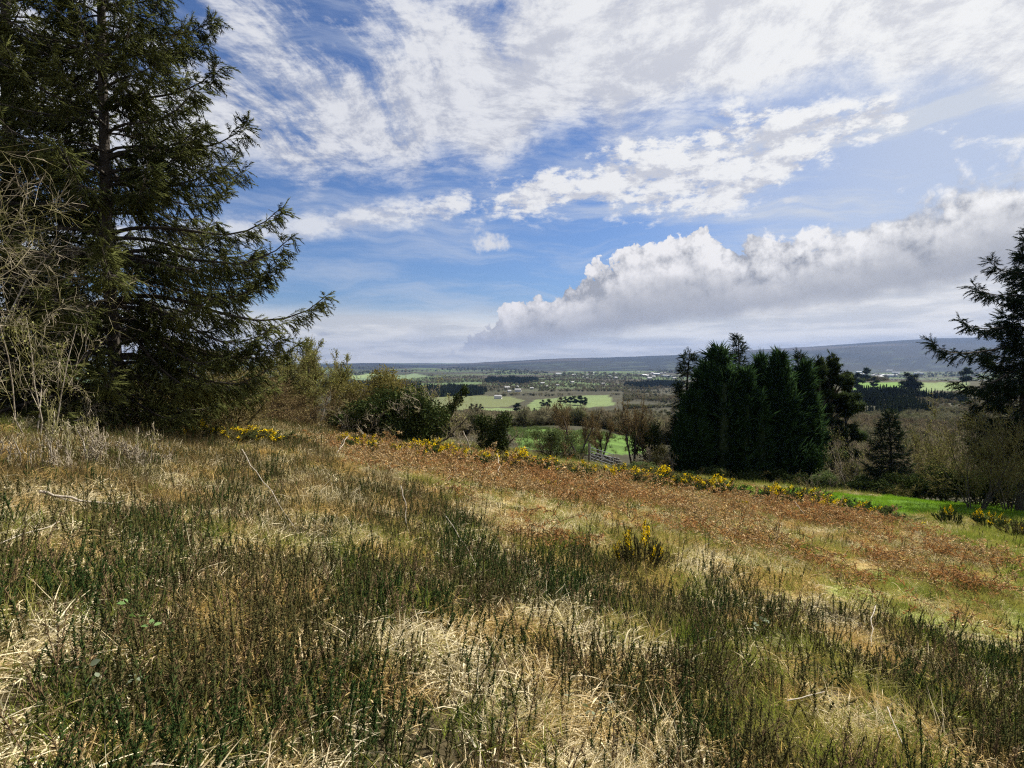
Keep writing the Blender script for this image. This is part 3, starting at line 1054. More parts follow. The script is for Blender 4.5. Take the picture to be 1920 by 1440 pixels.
def p_lawn(x, y):
    return np.where(zone('lawn', x, y, 0.3, 5), 1.0, 0.0)


cover('dry_grass', straw_protos, 52000, 1.3, 40, 1, p_straw, 'bleached straw-coloured dead grass matted over the meadow', 'dry grass', dist_grow=0.03)
cover('lodged_grass', strawflat_protos, 7000, 1.3, 14, 2, p_flat, 'flattened pale thatches of dead grass in the meadow', 'dry grass', align=0.4)
cover('gorse_shoots', gorse_protos, 36000, 1.3, 24, 3, p_gorse, 'dark spiny upright young gorse shoots thick in the foreground', 'gorse shoots', size=(0.45, 1.1), dist_grow=0.02)
cover('heath_stems', heath_protos, 34000, 1.3, 34, 4, p_heath, 'thin olive-brown upright stems across the left of the meadow', 'heath stems', dist_grow=0.03)
cover('dead_bracken', bracken_protos, 14000, 1.3, 36, 5, p_bracken, 'rust-coloured collapsed dead bracken across the middle of the slope', 'bracken', size=(0.9, 1.7), dist_grow=0.03)
cover('green_grass', grass_protos, 34000, 1.3, 42, 6, p_grass, 'short yellow-green grass among the dead growth', 'grass', dist_grow=0.04)
cover('lawn_grass', lawn_protos, 16000, 20, 46, 8, p_lawn, 'strip of vivid green cropped turf beyond the bracken on the right', 'turf', size=(0.9, 1.4), tilt=0.1)


# ------------------------------------------------------------------ trees and shrubs
def thing(name, label, cat, loc=(0, 0, 0), group=None, rz=0.0):
    o = link(name, None, loc=tuple(loc), label=label, cat=cat, group=group)
    o.rotation_euler.z = rz
    return o


def spray(seed):
    """a flat twig of conifer shoots, one unit long along +x"""
    pv, pf = spindle()
    rr = np.random.default_rng(seed)
    pos, dr, sc = [(0, 0, 0)], [(1, 0, 0.02)], [(1.0, 0.055, 0.055)]
    for k, t in enumerate((0.12, 0.28, 0.44, 0.60, 0.76)):
        for s in (-1, 1):
            tt = t + 0.05 * s + rr.normal(0, 0.03)
            pos.append((tt, 0, 0))
            dr.append((0.75, 0.62 * s + rr.normal(0, 0.12), rr.normal(-0.06, 0.20)))
            sc.append(((0.48 - 0.26 * t) * rr.uniform(0.7, 1.2), 0.075, 0.075))
    return stamp(pv, pf, np.array(pos, float), frames(np.array(dr, float)), np.array(sc, float))


def kinds(name, geos, mats):
    """one collection of little meshes for each material"""
    return {m: proto_collection('%s_%s' % (name, m), [(Geo().add(*g), [MAT[m]]) for g in geos]) for m in mats}


SPRAYS = kinds('spray', [spray(k) for k in range(4)], ('spruce', 'spruce_dark'))


def crown(parent, pts, col, nk, rng, name='crown'):
    """foliage of many sprays set out on points: pts = positions, frames, scales"""
    P, M, S = pts
    return scatter(name, col, P, eulers(M), S, rng.integers(0, nk, len(P)), parent=parent)




def fan(seed=0):
    """an upright flattened cypress spray, one unit tall along +x"""
    pv, pf = spindle()
    a = np.array([-0.75, -0.4, -0.1, 0.2, 0.5, 0.85]) + np.random.default_rng(seed).normal(0, 0.12, 6)
    L = np.array([0.6, 0.85, 1.0, 0.92, 0.8, 0.55])
    dr = np.stack([np.cos(a), np.sin(a), 0.12 * np.array([1, -1, 0.5, -0.5, 1, -1])], 1)
    sc = np.stack([L, np.full(6, 0.17), np.full(6, 0.10)], 1)
    return stamp(pv, pf, np.zeros((6, 3)), frames(dr), sc)


FAN = fan()
FANS = kinds('fan', [fan(k) for k in range(4)], ('cypress', 'pine'))
QUAD = np.array([(0, 0, 0), (0.5, 0.38, 0.10), (1, 0, -0.08), (0.5, -0.38, 0.06)], float), np.array([(0, 1, 2, 3)])


def spruce(rng, H, prof, gap=0.42, per=5, z0=0.4, twig=0.085, size=0.36, extra=(), tr=0.20, droop=0.5, az_keep=None, thin_above=None):
    """prof(z) = branch reach at height z; returns trunk geometry, limb geometry, needle geometry, all from the base up"""
    zs = np.linspace(0, H, 14)
    P = np.stack([0.08 * np.sin(zs * 0.7), 0.08 * np.cos(zs * 0.9) - 0.08, zs - 0.15], 1)
    V, F = polytube(P, tr * (1 - zs / H) ** 0.8 + 0.015, 9)
    trunk = Geo().add(V, F)
    todo = []
    z = z0
    while z < H - 0.25:
        a0 = rng.uniform(0, 6.28)
        for k in range(per):
            a = a0 + k * 6.283 / per + rng.normal(0, 0.25)
            L = prof(z) * rng.uniform(0.62, 1.0)
            if L > 0.15 and (az_keep is None or az_keep(a)):
                todo.append((z + rng.normal(0, gap * 0.3), a, L, None))
        z += gap * rng.uniform(0.8, 1.2) * (1.0 if z > 1.5 else 0.8)
    todo += list(extra)
    limb = Geo()
    SP, SD, SS = [], [], []
    for (z, a, L, e) in todo:
        u = z / H
        e0 = (0.06 + 0.55 * u ** 1.5) if e is None else e
        k = 9
        t = np.linspace(0, 1, k + 1)
        el = e0 - (0.55 - 0.35 * u) * np.sin(np.minimum(t * 1.15, 1) * math.pi) + 0.65 * t ** 2.2
        el = el + rng.normal(0, 0.05, k + 1)
        aa = a + np.cumsum(rng.normal(0, 0.035, k + 1))
        d = np.stack([np.cos(el) * np.cos(aa), np.cos(el) * np.sin(aa), np.sin(el)], 1)
        p = np.concatenate([[[0, 0, z]], np.array([0, 0, z]) + np.cumsum(d[:-1] * L / k, 0)])
        r = (0.012 + 0.0095 * L) * (1 - 0.85 * t)
        V, F = tubes(p[:-1], p[1:], r[:-1], r[1:], 5)
        limb.add(V, F)
        sparse = 1.0 if thin_above is None or z < thin_above else 2.4
        n = max(4, int(L / twig / sparse * 2))
        tt = rng.uniform(0.10, 1.0, n) ** 0.85
        i0 = np.minimum((tt * k).astype(int), k - 1)
        q = p[i0] + (p[i0 + 1] - p[i0]) * (tt * k - i0)[:, None]
        bd = d[i0]
        side = np.where(rng.uniform(size=n) < 0.5, -1.0, 1.0)
        lat = unit(np.cross(bd, np.array([0, 0, 1.0]))) * side[:, None]
        td = unit(bd * rng.uniform(0.45, 1.0, n)[:, None] + lat * rng.uniform(0.3, 1.0, n)[:, None] + np.array([0, 0, -1.0]) * rng.uniform(-0.15, 1.15, n)[:, None] * droop * 1.6)
        tl = (0.12 + 0.30 * L * (1 - tt) * 0.42 + 0.10 * rng.uniform(size=n)) * (0.7 + 0.5 * rng.uniform(size=n))
        q2 = q + td * tl[:, None]
        V, F = tubes(q, q2, np.full(n, 0.005), np.full(n, 0.003), 3)
        limb.add(V, F)
        for f in (0.45, 0.95):
            m = n if f > 0.5 else n
            pos = q + (q2 - q) * f
            dirs = unit(td + rng.normal(size=(m, 3)) * 0.30 + np.array([0, 0, -0.30 * droop]))
            SP.append(pos)
            SD.append(dirs)
            SS.append(rng.uniform(0.55, 1.1, m) * size)
        m = max(3, int(L * 2.2))
        SP.append(p[-1] - d[-1] * rng.uniform(0, 0.35 * L, m)[:, None] * 0.9)
        SD.append(unit(d[-1] + rng.normal(size=(m, 3)) * 0.35))
        SS.append(rng.uniform(0.5, 0.9, m) * size)
    SP, SD, SS = np.concatenate(SP), np.concatenate(SD), np.concatenate(SS)
    return trunk, limb, (SP, frames(SD, rng.uniform(-0.6, 0.6, len(SP))), np.stack([SS, SS * 0.85, SS * 0.85], 1))


def conifer_thing(name, label, loc, geos, mats, group=None):
    t = thing(name, label, 'tree', loc, group)
    tr = link('trunk', geos[0].mesh('trunk', [mats[0]], True), t)
    link('limbs', geos[1].mesh('limbs', [mats[0]]), t, kind='stuff')
    if isinstance(geos[2], Geo):
        link('crown', geos[2].mesh('crown', [mats[1]]), t, kind='stuff')
    else:
        crown(t, geos[2], SPRAYS['spruce' if mats[1] is MAT['spruce'] else 'spruce_dark'], 4, rg)
    return t


# --- the tall spruces on the left
rg = np.random.default_rng(11)
L1 = at(215, 14.0)


def pf1(z):
    return max(0.2, 5.2 * (1 - max(z - 2.0, 0) / 15.5)) if z > 1.0 else 3.6


def tipbranch(px, py, D, base, slope, e):
    """branch whose tip shows at (px, py) at distance D"""
    tip = CAM + ray(px, py) * D
    dx, dy = tip[0] - base[0], tip[1] - base[1]
    L = math.hypot(dx, dy)
    return (tip[2] - base[2] - slope * L, math.atan2(dy, dx), L * 1.04, e)


ex = [tipbranch(602, 568, 13.6, L1, -0.02, 0.10), tipbranch(572, 464, 14.2, L1, 0.05, 0.16), tipbranch(536, 404, 14.0, L1, 0.10, 0.22), tipbranch(540, 505, 14.8, L1, 0.0, 0.12),
      tipbranch(480, 268, 13.8, L1, 0.08, 0.26), tipbranch(460, 330, 14.6, L1, 0.10, 0.22), tipbranch(440, 142, 14.0, L1, 0.26, 0.42), tipbranch(335, 6, 13.8, L1, 0.55, 0.70),
      tipbranch(420, 60, 15.0, L1, 0.30, 0.45), tipbranch(520, 610, 13.2, L1, -0.12, -0.05), tipbranch(455, 668, 13.4, L1, -0.28, -0.22), tipbranch(400, 690, 12.6, L1, -0.30, -0.28)]
conifer_thing('spruce_tree', 'tall spruce at the left, long upturned boughs against the sky', L1,
              spruce(rg, 17.0, lambda z: pf1(z) * 0.95, 0.52, 7, 0.3, 0.078, 0.37, ex, 0.15, 0.78, None, 10.5), [MAT['bark'], MAT['spruce']])
L2 = at(40, 15.5)
conifer_thing('spruce_tree', 'second spruce at the left edge behind the pale bare twigs', L2,
              spruce(rg, 16.0, lambda z: max(0.3, 4.6 * (1 - max(z - 2, 0) / 15)), 0.55, 6, 0.3, 0.095, 0.42, (), 0.24, 0.7, None, 11.0), [MAT['bark'], MAT['spruce']])

# --- the spruce at the right edge, the small one beside it, and those in the cypress stand
rg = np.random.default_rng(12)
R1 = at(1925, 33.0)
hR = top_z(415, 33.0) - R1[2]
exr = [tipbranch(1764, 648, 31.5, R1, 0.02, 0.10), tipbranch(1812, 612, 32, R1, 0.0, 0.1), tipbranch(1830, 545, 32, R1, 0.08, 0.15), tipbranch(1800, 730, 31.5, R1, -0.2, -0.1), tipbranch(1862, 500, 32, R1, 0.1, 0.2)]
conifer_thing('spruce_tree', 'dark spruce cut by the right edge, boughs reaching left', R1,
              spruce(rg, hR, lambda z: max(0.3, 3.7 * (1 - max(z - 3, 0) / (hR - 2.2))), 0.55, 6, 3.6, 0.125, 0.66, exr, 0.28, 0.6), [MAT['bark'], MAT['spruce_dark']])
p = at(1672, 40.0)
h = top_z(768, 40.0) - p[2]
conifer_thing('small_spruce', 'small dense dark conifer standing alone right of the cypress stand', p,
              spruce(rg, h, lambda z: max(0.15, 2.35 * (1 - z / h) ** 0.75), 0.30, 6, 0.2, 0.16, 0.50, (), 0.12, 0.2), [MAT['bark'], MAT['spruce_dark']])
for px, D, pt, lab, rr in ((1383, 50.0, 628, 'tallest ragged conifer top rising behind the cypress stand', 2.6), (1500, 53.0, 660, 'thin conifer spire behind the right half of the cypress stand', 1.7), (1290, 47.0, 653, 'loose drooping conifer on the left flank of the cypress stand', 2.2)):
    p = at(px, D)
    h = top_z(pt, D) - p[2]
    conifer_thing('conifer_tree', lab, p, spruce(rg, h, lambda z: max(0.25, rr * (1 - z / h) ** 0.6), 0.55, 5, 0.6, 0.22, 0.75, (), 0.2, 0.35), [MAT['bark'], MAT['spruce_dark']], 'dark evergreens of the cypress stand')


# --- the dense cypresses
def cypress(rng, H, W, lobes=5, n=3200, size=0.55, base=0.0, sharp=1.0):
    trunk = Geo()
    zs = np.linspace(0, H * 0.85, 7)
    V, F = polytube(np.stack([zs * 0, zs * 0, zs - 0.2], 1), 0.02 + 0.22 * (1 - zs / H), 8)
    trunk.add(V, F)
    P, Dr = [], []
    core = Geo()
    big = lobes
    lobes = lobes + 9
    for k in range(lobes):
        a = k * 6.283 / lobes + rng.uniform(-0.4, 0.4)
        off = W * (0.0 if k == 0 else rng.uniform(0.22, 0.5) if k < big else rng.uniform(0.1, 0.55))
        cx, cy = off * math.cos(a), off * math.sin(a)
        hh = H * (1.0 if k == 0 else rng.uniform(0.60, 0.90) if k < big else rng.uniform(0.72, 1.02) * (1 - 0.35 * off / W))
        ww = W * (0.60 if k == 0 else rng.uniform(0.42, 0.6) if k < big else rng.uniform(0.16, 0.26))
        m = int(n / big * (1.3 if k == 0 else 0.95 if k < big else 0.28))
        t = rng.uniform(base, 1, m) ** 0.9
        rad = ww * np.minimum(1.0, (1 - t) ** (0.55 * sharp) * 1.25) * (0.75 + 0.35 * vnoise(t * 9, np.full(m, k * 3.3), 1.0, k, 2))
        an = rng.uniform(0, 6.283, m)
        lump = 0.55 + 0.90 * vnoise(an * 1.3 + k, t * 6, 1.0, 33 + k, 3)
        rr = rad * lump * rng.uniform(0.80, 1.16, m)
        pos = np.stack([cx + rr * np.cos(an), cy + rr * np.sin(an), t * hh], 1)
        out = np.stack([np.cos(an), np.sin(an), np.zeros(m)], 1)
        wisp = rng.uniform(size=m) < 0.14
        pos[wisp, :2] = np.array([cx, cy]) + (pos[wisp, :2] - np.array([cx, cy])) * rng.uniform(1.08, 1.32, wisp.sum())[:, None]
        P.append(pos)
        Dr.append(unit(out * rng.uniform(0.2, 1.1, m)[:, None] + np.array([0, 0, 0.9]) + rng.normal(size=(m, 3)) * 0.45))
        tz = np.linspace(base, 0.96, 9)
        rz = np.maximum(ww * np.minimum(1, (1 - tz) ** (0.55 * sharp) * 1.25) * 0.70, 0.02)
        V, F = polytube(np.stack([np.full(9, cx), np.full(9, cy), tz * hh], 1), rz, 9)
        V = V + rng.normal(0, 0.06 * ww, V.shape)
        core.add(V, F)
    P, Dr = np.concatenate(P), np.concatenate(Dr)
    s = np.where(rng.uniform(size=len(P)) < 0.25, 1.5, 0.85) * rng.uniform(0.5, 1.15, len(P)) * size
    return trunk, core, (P, frames(Dr, rng.uniform(0, 6.28, len(P))), np.repeat(s[:, None], 3, 1))


rg = np.random.default_rng(13)
CY = [(1345, 45.0, 654, 2.9, 6, 'broad leftmost cypress with a rounded top in the dark stand'), (1428, 47.0, 672, 2.3, 5, 'middle cypress filling the centre of the dark stand'), (1462, 44.5, 665, 2.2, 4, 'cypress with twin rounded tops right of the stand centre'), (1508, 46.0, 684, 1.7, 4, 'slimmer cypress on the right side of the dense stand'),
      (1398, 43.5, 700, 2.1, 5, 'lower cypress bulging forward between the two broad ones'), (1300, 43.5, 742, 1.5, 4, 'short dense cypress at the left foot of the stand')]
for px, D, pt, W, lb, lab in CY:
    p = at(px, D)
    h = top_z(pt, D) - p[2]
    tr, core, leaf = cypress(rg, h, W * 1.25, lb + 1, 5600, 0.78, 0.0, 0.95)
    t = thing('cypress_tree', lab, 'tree', p, 'dark evergreens of the cypress stand')
    link('trunk', tr.mesh('trunk', [MAT['bark']], True), t)
    cr = crown(t, leaf, FANS['cypress'], 4, rg)
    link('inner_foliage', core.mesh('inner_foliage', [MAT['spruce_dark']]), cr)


def leaf_cloud(rng, blobs, n, size, proto=QUAD, shell=0.35):
    """leaves through lumpy volumes: blobs = (centre, radii)"""
    V0, F0 = [], []
    w = np.array([np.prod(b[1]) ** (2 / 3) for b in blobs])
    cnt = np.maximum(1, (n * w / w.sum()).astype(int))
    P = []
    for (c, r), k in zip(blobs, cnt):
        d = rdir(rng, k)
        q = rng.uniform(0, 1, k) ** shell
        q = q * (0.7 + 0.5 * vnoise(d[:, 0] * 2.5 + c[0], d[:, 2] * 2.5 + d[:, 1] * 2 + c[1], 1.0, 3, 2))
        P.append(np.asarray(c) + d * q[:, None] * np.asarray(r))
    P = np.concatenate(P)
    return stamp(proto[0], proto[1], P, frames(rdir(rng, len(P)), rng.uniform(0, 6.28, len(P))), rng.uniform(0.6, 1.3, len(P)) * size)


def pine_geo(rng, H, W, trunk_frac=0.35, n=900, size=0.7, blobs=9):
    g = Geo()
    zs = np.linspace(0, H * 0.9, 7)
    V, F = polytube(np.stack([0.25 * np.sin(zs * 0.4), 0.1 * zs / H, zs - 0.3], 1), 0.03 + 0.018 * H * (1 - zs / H), 7)
    g.add(V, F)
    bl = []
    lim = Geo()
    for k in range(blobs):
        a = rng.uniform(0, 6.28)
        t = rng.uniform(trunk_frac, 0.93)
        r = W * (0.25 + 0.55 * math.sin(math.pi * min(1, (t - trunk_frac) / (1 - trunk_frac) * 0.8 + 0.15))) * rng.uniform(0.5, 1.0)
        c = np.array([r * math.cos(a), r * math.sin(a), t * H])
        bl.append((c, np.array([W * 0.42, W * 0.42, W * 0.26]) * rng.uniform(0.7, 1.2)))
        q = np.array([[0, 0, t * H * 0.85], c])
        V, F = tubes(q[:1], q[1:], np.array([0.010 * H]), np.array([0.004 * H]), 4)
        lim.add(V, F)
    bl.append((np.array([0, 0, H * 0.93]), np.array([W * 0.35, W * 0.35, H * 0.10])))
    V, F = leaf_cloud(rng, bl, n, size, FAN)
    return g, lim, Geo().add(V, F)


# pines with bare stems at the right of the stand
rg = np.random.default_rng(14)
for px, D, pt, W, lab in ((1537, 49.0, 676, 1.35, 'pine with a bare stem just right of the cypresses'), (1562, 50.0, 668, 1.9, 'broad-headed pine, taller of the pair right of the cypresses'), (1590, 55.0, 700, 1.5, 'lower pine at the right end of the dark stand')):
    p = at(px, D)
    h = top_z(pt, D) - p[2]
    a, b, c = pine_geo(rg, h, W, 0.22, 2600, 0.55, 15)
    conifer_thing('pine_tree', lab, p, (a, b, c), [MAT['bark'], MAT['pine']], 'dark evergreens of the cypress stand')


# --- bare shrubs and small trees
def bare(rng, H, W, stems=5, rad=0.05, kids=(5, 5, 5), rmin=0.004, spread=0.5, wig=0.16, trop=0.12, ang=0.65, t0=0.25, segs=4, lean=(0, 0)):
    n = stems
    a = np.arange(n) * 6.283 / n + rng.uniform(0, 1, n)
    S = np.stack([np.cos(a) * 0.04 * n, np.sin(a) * 0.04 * n, np.full(n, -0.1)], 1) * (1.0 if n > 1 else 0.0) + np.array([0, 0, -0.1])
    Dr = unit(np.stack([np.cos(a) * spread * (1.0 if n > 1 else 0.1) + lean[0], np.sin(a) * spread * (1.0 if n > 1 else 0.1) + lean[1], np.ones(n)], 1) + rng.normal(size=(n, 3)) * 0.12)
    L = np.full(n, H * 0.75) * rng.uniform(0.75, 1.1, n)
    lv = []
    for i, k in enumerate(kids):
        lv.append(dict(segs=segs if i < 2 else 3, kids=k, wig=wig, trop=(0, 0, trop * (1.0 if i else 0.6)), ang=ang, lr=0.52, rr=0.55, tip=0.4, t0=t0 if i == 0 else 0.15, rmin=rmin))
    lv.append(dict(segs=3, kids=0, wig=wig, trop=(0, 0, trop), tip=0.5))
    segs_, tips, td = grow(rng, S, Dr, L, np.full(n, rad), lv)
    allp = np.concatenate([s[2] for s in segs_])
    fz = H / max(allp[:, 2].max(), 0.1)
    fx = W / max(np.percentile(np.abs(allp[:, :2]), 98), 0.1)
    sc = np.array([fx, fx, fz])
    segs_ = [(l, a * sc, b * sc, r0, r1) for l, a, b, r0, r1 in segs_]
    return segs_, tips * sc, td


def shrub(name, label, cat, loc, rng, H, W, bark, twig, budmat=None, nb=0, bs=0.05, group=None, extra=None, thick=5, **kw):
    s, tips, td = bare(rng, H, W, **kw)
    t = thing(name, label, cat, loc, group)
    first = [q for q in s if q[0] == 0]
    for i in range(len(first[0][1])):
        pts = np.array([first[0][1][i]] + [q[2][i] for q in first])
        V, F = polytube(pts, np.array([first[0][3][i]] + [q[4][i] for q in first]), thick)
        link('stem', Geo().add(V, F).mesh('stem', [bark], True), t)
    g = Geo()
    for li, a, b, r0, r1 in s:
        if li > 0:
            V, F = tubes(a, b, r0, r1, 3)
            g.add(V, F)
    link('twigs', g.mesh('twigs', [twig]), t, kind='stuff')
    if budmat is not None and nb:
        i = rng.integers(0, len(tips), nb)
        V, F = stamp(*QUAD, tips[i] + rng.normal(size=(nb, 3)) * bs * 0.8, frames(unit(td[i] + rng.normal(size=(nb, 3)) * 0.6), rng.uniform(0, 6.28, nb)), rng.uniform(0.6, 1.4, nb) * bs)
        link('leaves', Geo().add(V, F).mesh('leaves', [budmat]), t, kind='stuff')
    if extra:
        blobs, n, size, mat, nm = extra
        V, F = leaf_cloud(rng, blobs, n, size, shell=0.5)
        link(nm, Geo().add(V, F).mesh(nm, [mat]), t, kind='stuff')
    return t


def hgt(px, D, pt):
    p = at(px, D)
    return p, top_z(pt, D) - p[2]


rg = np.random.default_rng(15)
# pale bare tree hanging in at the left edge
p = at(-190, 9.0)
shrub('bare_tree', 'bare pale-twigged tree hanging into the left edge of the picture', 'tree', p, rg, 6.6, 4.1, MAT['bark_pale'], MAT['twig_pale'], None, stems=9, rad=0.026, kids=(9, 8, 8), rmin=0.0034, spread=0.9, wig=0.26, trop=0.0, ang=0.85)
p = at(10, 9.6)
shrub('bare_shrub', 'low bare pale shrub tangled under the left spruces', 'shrub', p + np.array([0, 0.6, 0]), rg, 2.5, 1.6, MAT['bark_pale'], MAT['twig_pale'], MAT['bud'], 500, 0.035, stems=5, rad=0.014, kids=(6, 6, 5), rmin=0.003, spread=0.8, wig=0.26, trop=0.0, ang=0.85)
# brown thicket below the spruce
for px, D, pt, W, mt, lab in ((330, 16.5, 700, 1.7, 'twig_olive', 'olive bare bush in the shade under the left spruce'), (415, 18.5, 655, 2.0, 'twig_olive', 'tall olive-brown bare bush right of the left spruce'), (470, 24.0, 680, 2.4, 'twig_brown', 'brown bare bush between the spruce and the ivy-footed tree'), (545, 28.0, 728, 2.0, 'twig_brown', 'brown bare bush in front of the ivy-footed tree')):
    p, h = hgt(px, D, pt)
    shrub('bare_bush', lab, 'bush', p, rg, h, W, MAT['bark'], MAT[mt], MAT['bud_brown'], 5000, 0.05, stems=9, rad=0.035, kids=(9, 7, 6), rmin=0.007, spread=0.55, wig=0.2, trop=0.06, ang=0.7, t0=0.1)
p, h = hgt(520, 29, 655)
shrub('ivy_tree', 'bare tree with dark ivy round its foot left of the budding willow', 'tree', p, rg, h, 2.6, MAT['bark'], MAT['twig_olive'], MAT['bud'], 4000, 0.06, stems=6, rad=0.07, kids=(9, 8, 7), rmin=0.007, spread=0.35, extra=([(np.array([0.0, 0, 1.3]), np.array([0.55, 0.5, 1.4])), (np.array([0.5, 0, 2.2]), np.array([0.4, 0.4, 0.8]))], 2400, 0.10, MAT['ivy'], 'ivy'))
p, h = hgt(588, 31, 628)
shrub('willow_tree', 'many-stemmed willow in yellow-green bud on the skyline', 'tree', p, rg, h, 2.9, MAT['bark'], MAT['twig_olive'], MAT['bud'], 15000, 0.06, stems=10, rad=0.075, kids=(10, 8, 7), rmin=0.011, spread=0.6, wig=0.13, trop=0.10, ang=0.55)
for px, D, pt, W, lab in ((560, 26, 748, 1.7, 'low brown scrub at the foot of the willow'), (640, 27.5, 712, 2.0, 'olive scrub just right of the willow')):
    p, h = hgt(px, D, pt)
    shrub('scrub_bush', lab, 'bush', p, rg, h, W, MAT['bark'], MAT['twig_brown'], MAT['bud_brown'], 1800, 0.05, stems=7, rad=0.03, kids=(8, 7, 5), rmin=0.004, spread=0.7, t0=0.1)


# --- evergreen ivy-clad bushes along the hedge bank
def ivybush(name, label, px, D, pt, W, rng, n=6000, leafmat='ivy', twig='twig_pale', blobs=6, size=0.10, cat='bush', twigs=True, lean=(0, 0), dy=0.0, spread=0.7):
    p, h = hgt(px, D, pt)
    p = p + np.array([0, dy, 0])
    bl = [(np.array([0, 0, h * 0.42]), np.array([W * 0.66, W * 0.6, h * 0.5]))]
    for k in range(blobs):
        a = rng.uniform(0, 6.28)
        r = W * rng.uniform(0.25, 0.72)
        bl.append((np.array([r * math.cos(a), r * math.sin(a) * 0.8, h * rng.uniform(0.2, 0.82)]), np.array([W * 0.38, W * 0.38, h * 0.24]) * rng.uniform(0.6, 1.1)))
    if twigs:
        return shrub(name, label, cat, p, rng, h, W, MAT['bark'], MAT[twig], None, stems=7, rad=0.06, kids=(7, 6, 5), rmin=0.0065, spread=spread, wig=0.22, trop=0.05, ang=0.8, lean=lean, extra=(bl, n, size, MAT[leafmat], 'foliage'))
    t = thing(name, label, cat, p)
    V, F = leaf_cloud(rng, bl, n, size, shell=0.5)
    link('foliage', Geo().add(V, F).mesh('foliage', [MAT[leafmat]]), t, kind='stuff')
    return t


rg = np.random.default_rng(16)
ivybush('ivy_bush', 'olive bush at the left end of the dark hedge bank', 680, 28, 702, 2.6, rg, 13000, 'yellow_bush', 'twig_olive', size=0.085)
ivybush('ivy_bush', 'round-topped yellowish bush rising highest from the dark hedge bank', 742, 29, 690, 2.3, rg, 13000, 'yellow_bush', 'twig_brown', size=0.085)
ivybush('ivy_bush', 'big dark ivy-choked thorn bush in the middle of the hedge bank', 778, 25.5, 722, 2.6, rg, 12500, 'ivy', 'twig_pale', 11, 0.11)
ivybush('ivy_bush', 'dark ivy bush left of the big thorn bush', 692, 26, 742, 2.2, rg, 8500, 'ivy', 'twig_pale', 7, 0.11)
p, h = hgt(806, 26.5, 700)
tl = shrub('leaning_tree', 'ivy-wrapped trunk leaning out to the right above the thorn bush', 'tree', p, rg, h, 1.5, MAT['bark'], MAT['twig_pale'], MAT['bud'], 700, 0.06, stems=2, rad=0.08, kids=(8, 6, 5), rmin=0.0045, spread=0.3, lean=(0.5, 0), wig=0.12,
           extra=([(np.array([0.35 + 0.32 * k, 0, 1.0 + 0.42 * k]), np.array([0.28, 0.25, 0.36])) for k in range(5)], 1800, 0.09, MAT['ivy'], 'ivy'))
ivybush('ivy_bush', 'ivy-covered bush standing alone left of the green pasture', 925, 30, 766, 1.3, rg, 8500, 'ivy', 'twig_pale', 7, 0.10)
p, h = hgt(868, 29, 790)
shrub('thorn_bush', 'grey bare thorn bush between the two ivy bushes', 'bush', p, rg, h, 1.3, MAT['bark_pale'], MAT['twig_pale'], None, stems=6, rad=0.03, kids=(8, 6, 5), rmin=0.0045, spread=0.8, wig=0.25, ang=0.85)
ivybush('bramble_mound', 'brown bramble mound in front of the green pasture', 1040, 36, 800, 1.7, rg, 7000, 'bramble', 'twig_brown', 5, 0.09)
ivybush('thorn_heap', 'grey tangle of thorns beside the metal gate', 1078, 36.5, 838, 0.95, rg, 900, 'ivy', 'twig_pale', 4, 0.08)
for px, D, pt, W, lab, ext in ((1085, 47, 744, 2.0, 'rounded bare brown tree standing over the green pasture', None), (1128, 50, 772, 1.2, 'small bare sapling right of the rounded brown tree', None),
                               (1190, 47, 738, 2.1, 'bare tree hung with ivy left of the cypress stand', ([(np.array([0.1, 0, 2.0]), np.array([0.4, 0.4, 1.3])), (np.array([0.9, 0, 2.2]), np.array([0.8, 0.7, 0.9]))], 2600, 0.13, MAT['ivy'], 'ivy'))):
    p, h = hgt(px, D, pt)
    shrub('bare_tree', lab, 'tree', p, rg, h, W, MAT['bark'], MAT['twig_brown'], MAT['bud_brown'], 2600, 0.07, stems=3, rad=0.10, kids=(10, 9, 8), rmin=0.011, spread=0.6, wig=0.16, trop=0.05, ang=0.7, t0=0.3, extra=ext)
ivybush('ivy_bush', 'black ivy bush between the bare tree and the cypress stand', 1222, 46, 778, 1.3, rg, 4200, 'ivy', 'twig_brown', 5, 0.13)
ivybush('bramble_bush', 'ochre sunlit bramble bush left of the cypress foot', 1236, 41, 832, 1.1, rg, 4200, 'yellow_bush', 'twig_pale', 6, 0.09)
ivybush('bramble_bush', 'low dark bramble bank in front of the ochre bush', 1215, 37.5, 862, 1.5, rg, 3600, 'bramble', 'twig_brown', 6, 0.09)
ivybush('holly_bush', 'fresh green bush at the right foot of the cypress stand', 1538, 43, 816, 1.15, rg, 4200, 'cypress', 'twig_brown', 6, 0.12, twigs=False)
ivybush('grey_bush', 'grey-green rounded bush in front of the right cypress foot', 1552, 38, 873, 1.3, rg, 5200, 'bramble', 'twig_pale', 6, 0.075)
p, h = hgt(1606, 43, 790)
shrub('thorn_bush', 'pale sunlit bare thorn bush between the pines and the lone conifer', 'bush', p, rg, h, 2.0, MAT['bark_pale'], MAT['twig_pale'], MAT['bud'], 1200, 0.06, stems=6, rad=0.04, kids=(8, 7, 6), rmin=0.006, spread=0.8, wig=0.22, ang=0.8)
for px, D, pt, W, mt, lab in ((1840, 31, 738, 2.6, 'twig_olive', 'big grey-olive bare bush under the right spruce'), (1905, 33, 728, 2.6, 'twig_pale', 'pale bare bush at the right edge below the spruce'), (1765, 42, 800, 2.0, 'twig_olive', 'lower olive bare bush left of the right spruce')):
    p, h = hgt(px, D, pt)
    shrub('bare_bush', lab, 'bush', p, rg, h, W, MAT['bark'], MAT[mt], MAT['bud'], 2600, 0.06, stems=8, rad=0.04, kids=(9, 8, 6), rmin=0.010, spread=0.7, wig=0.2, ang=0.75)
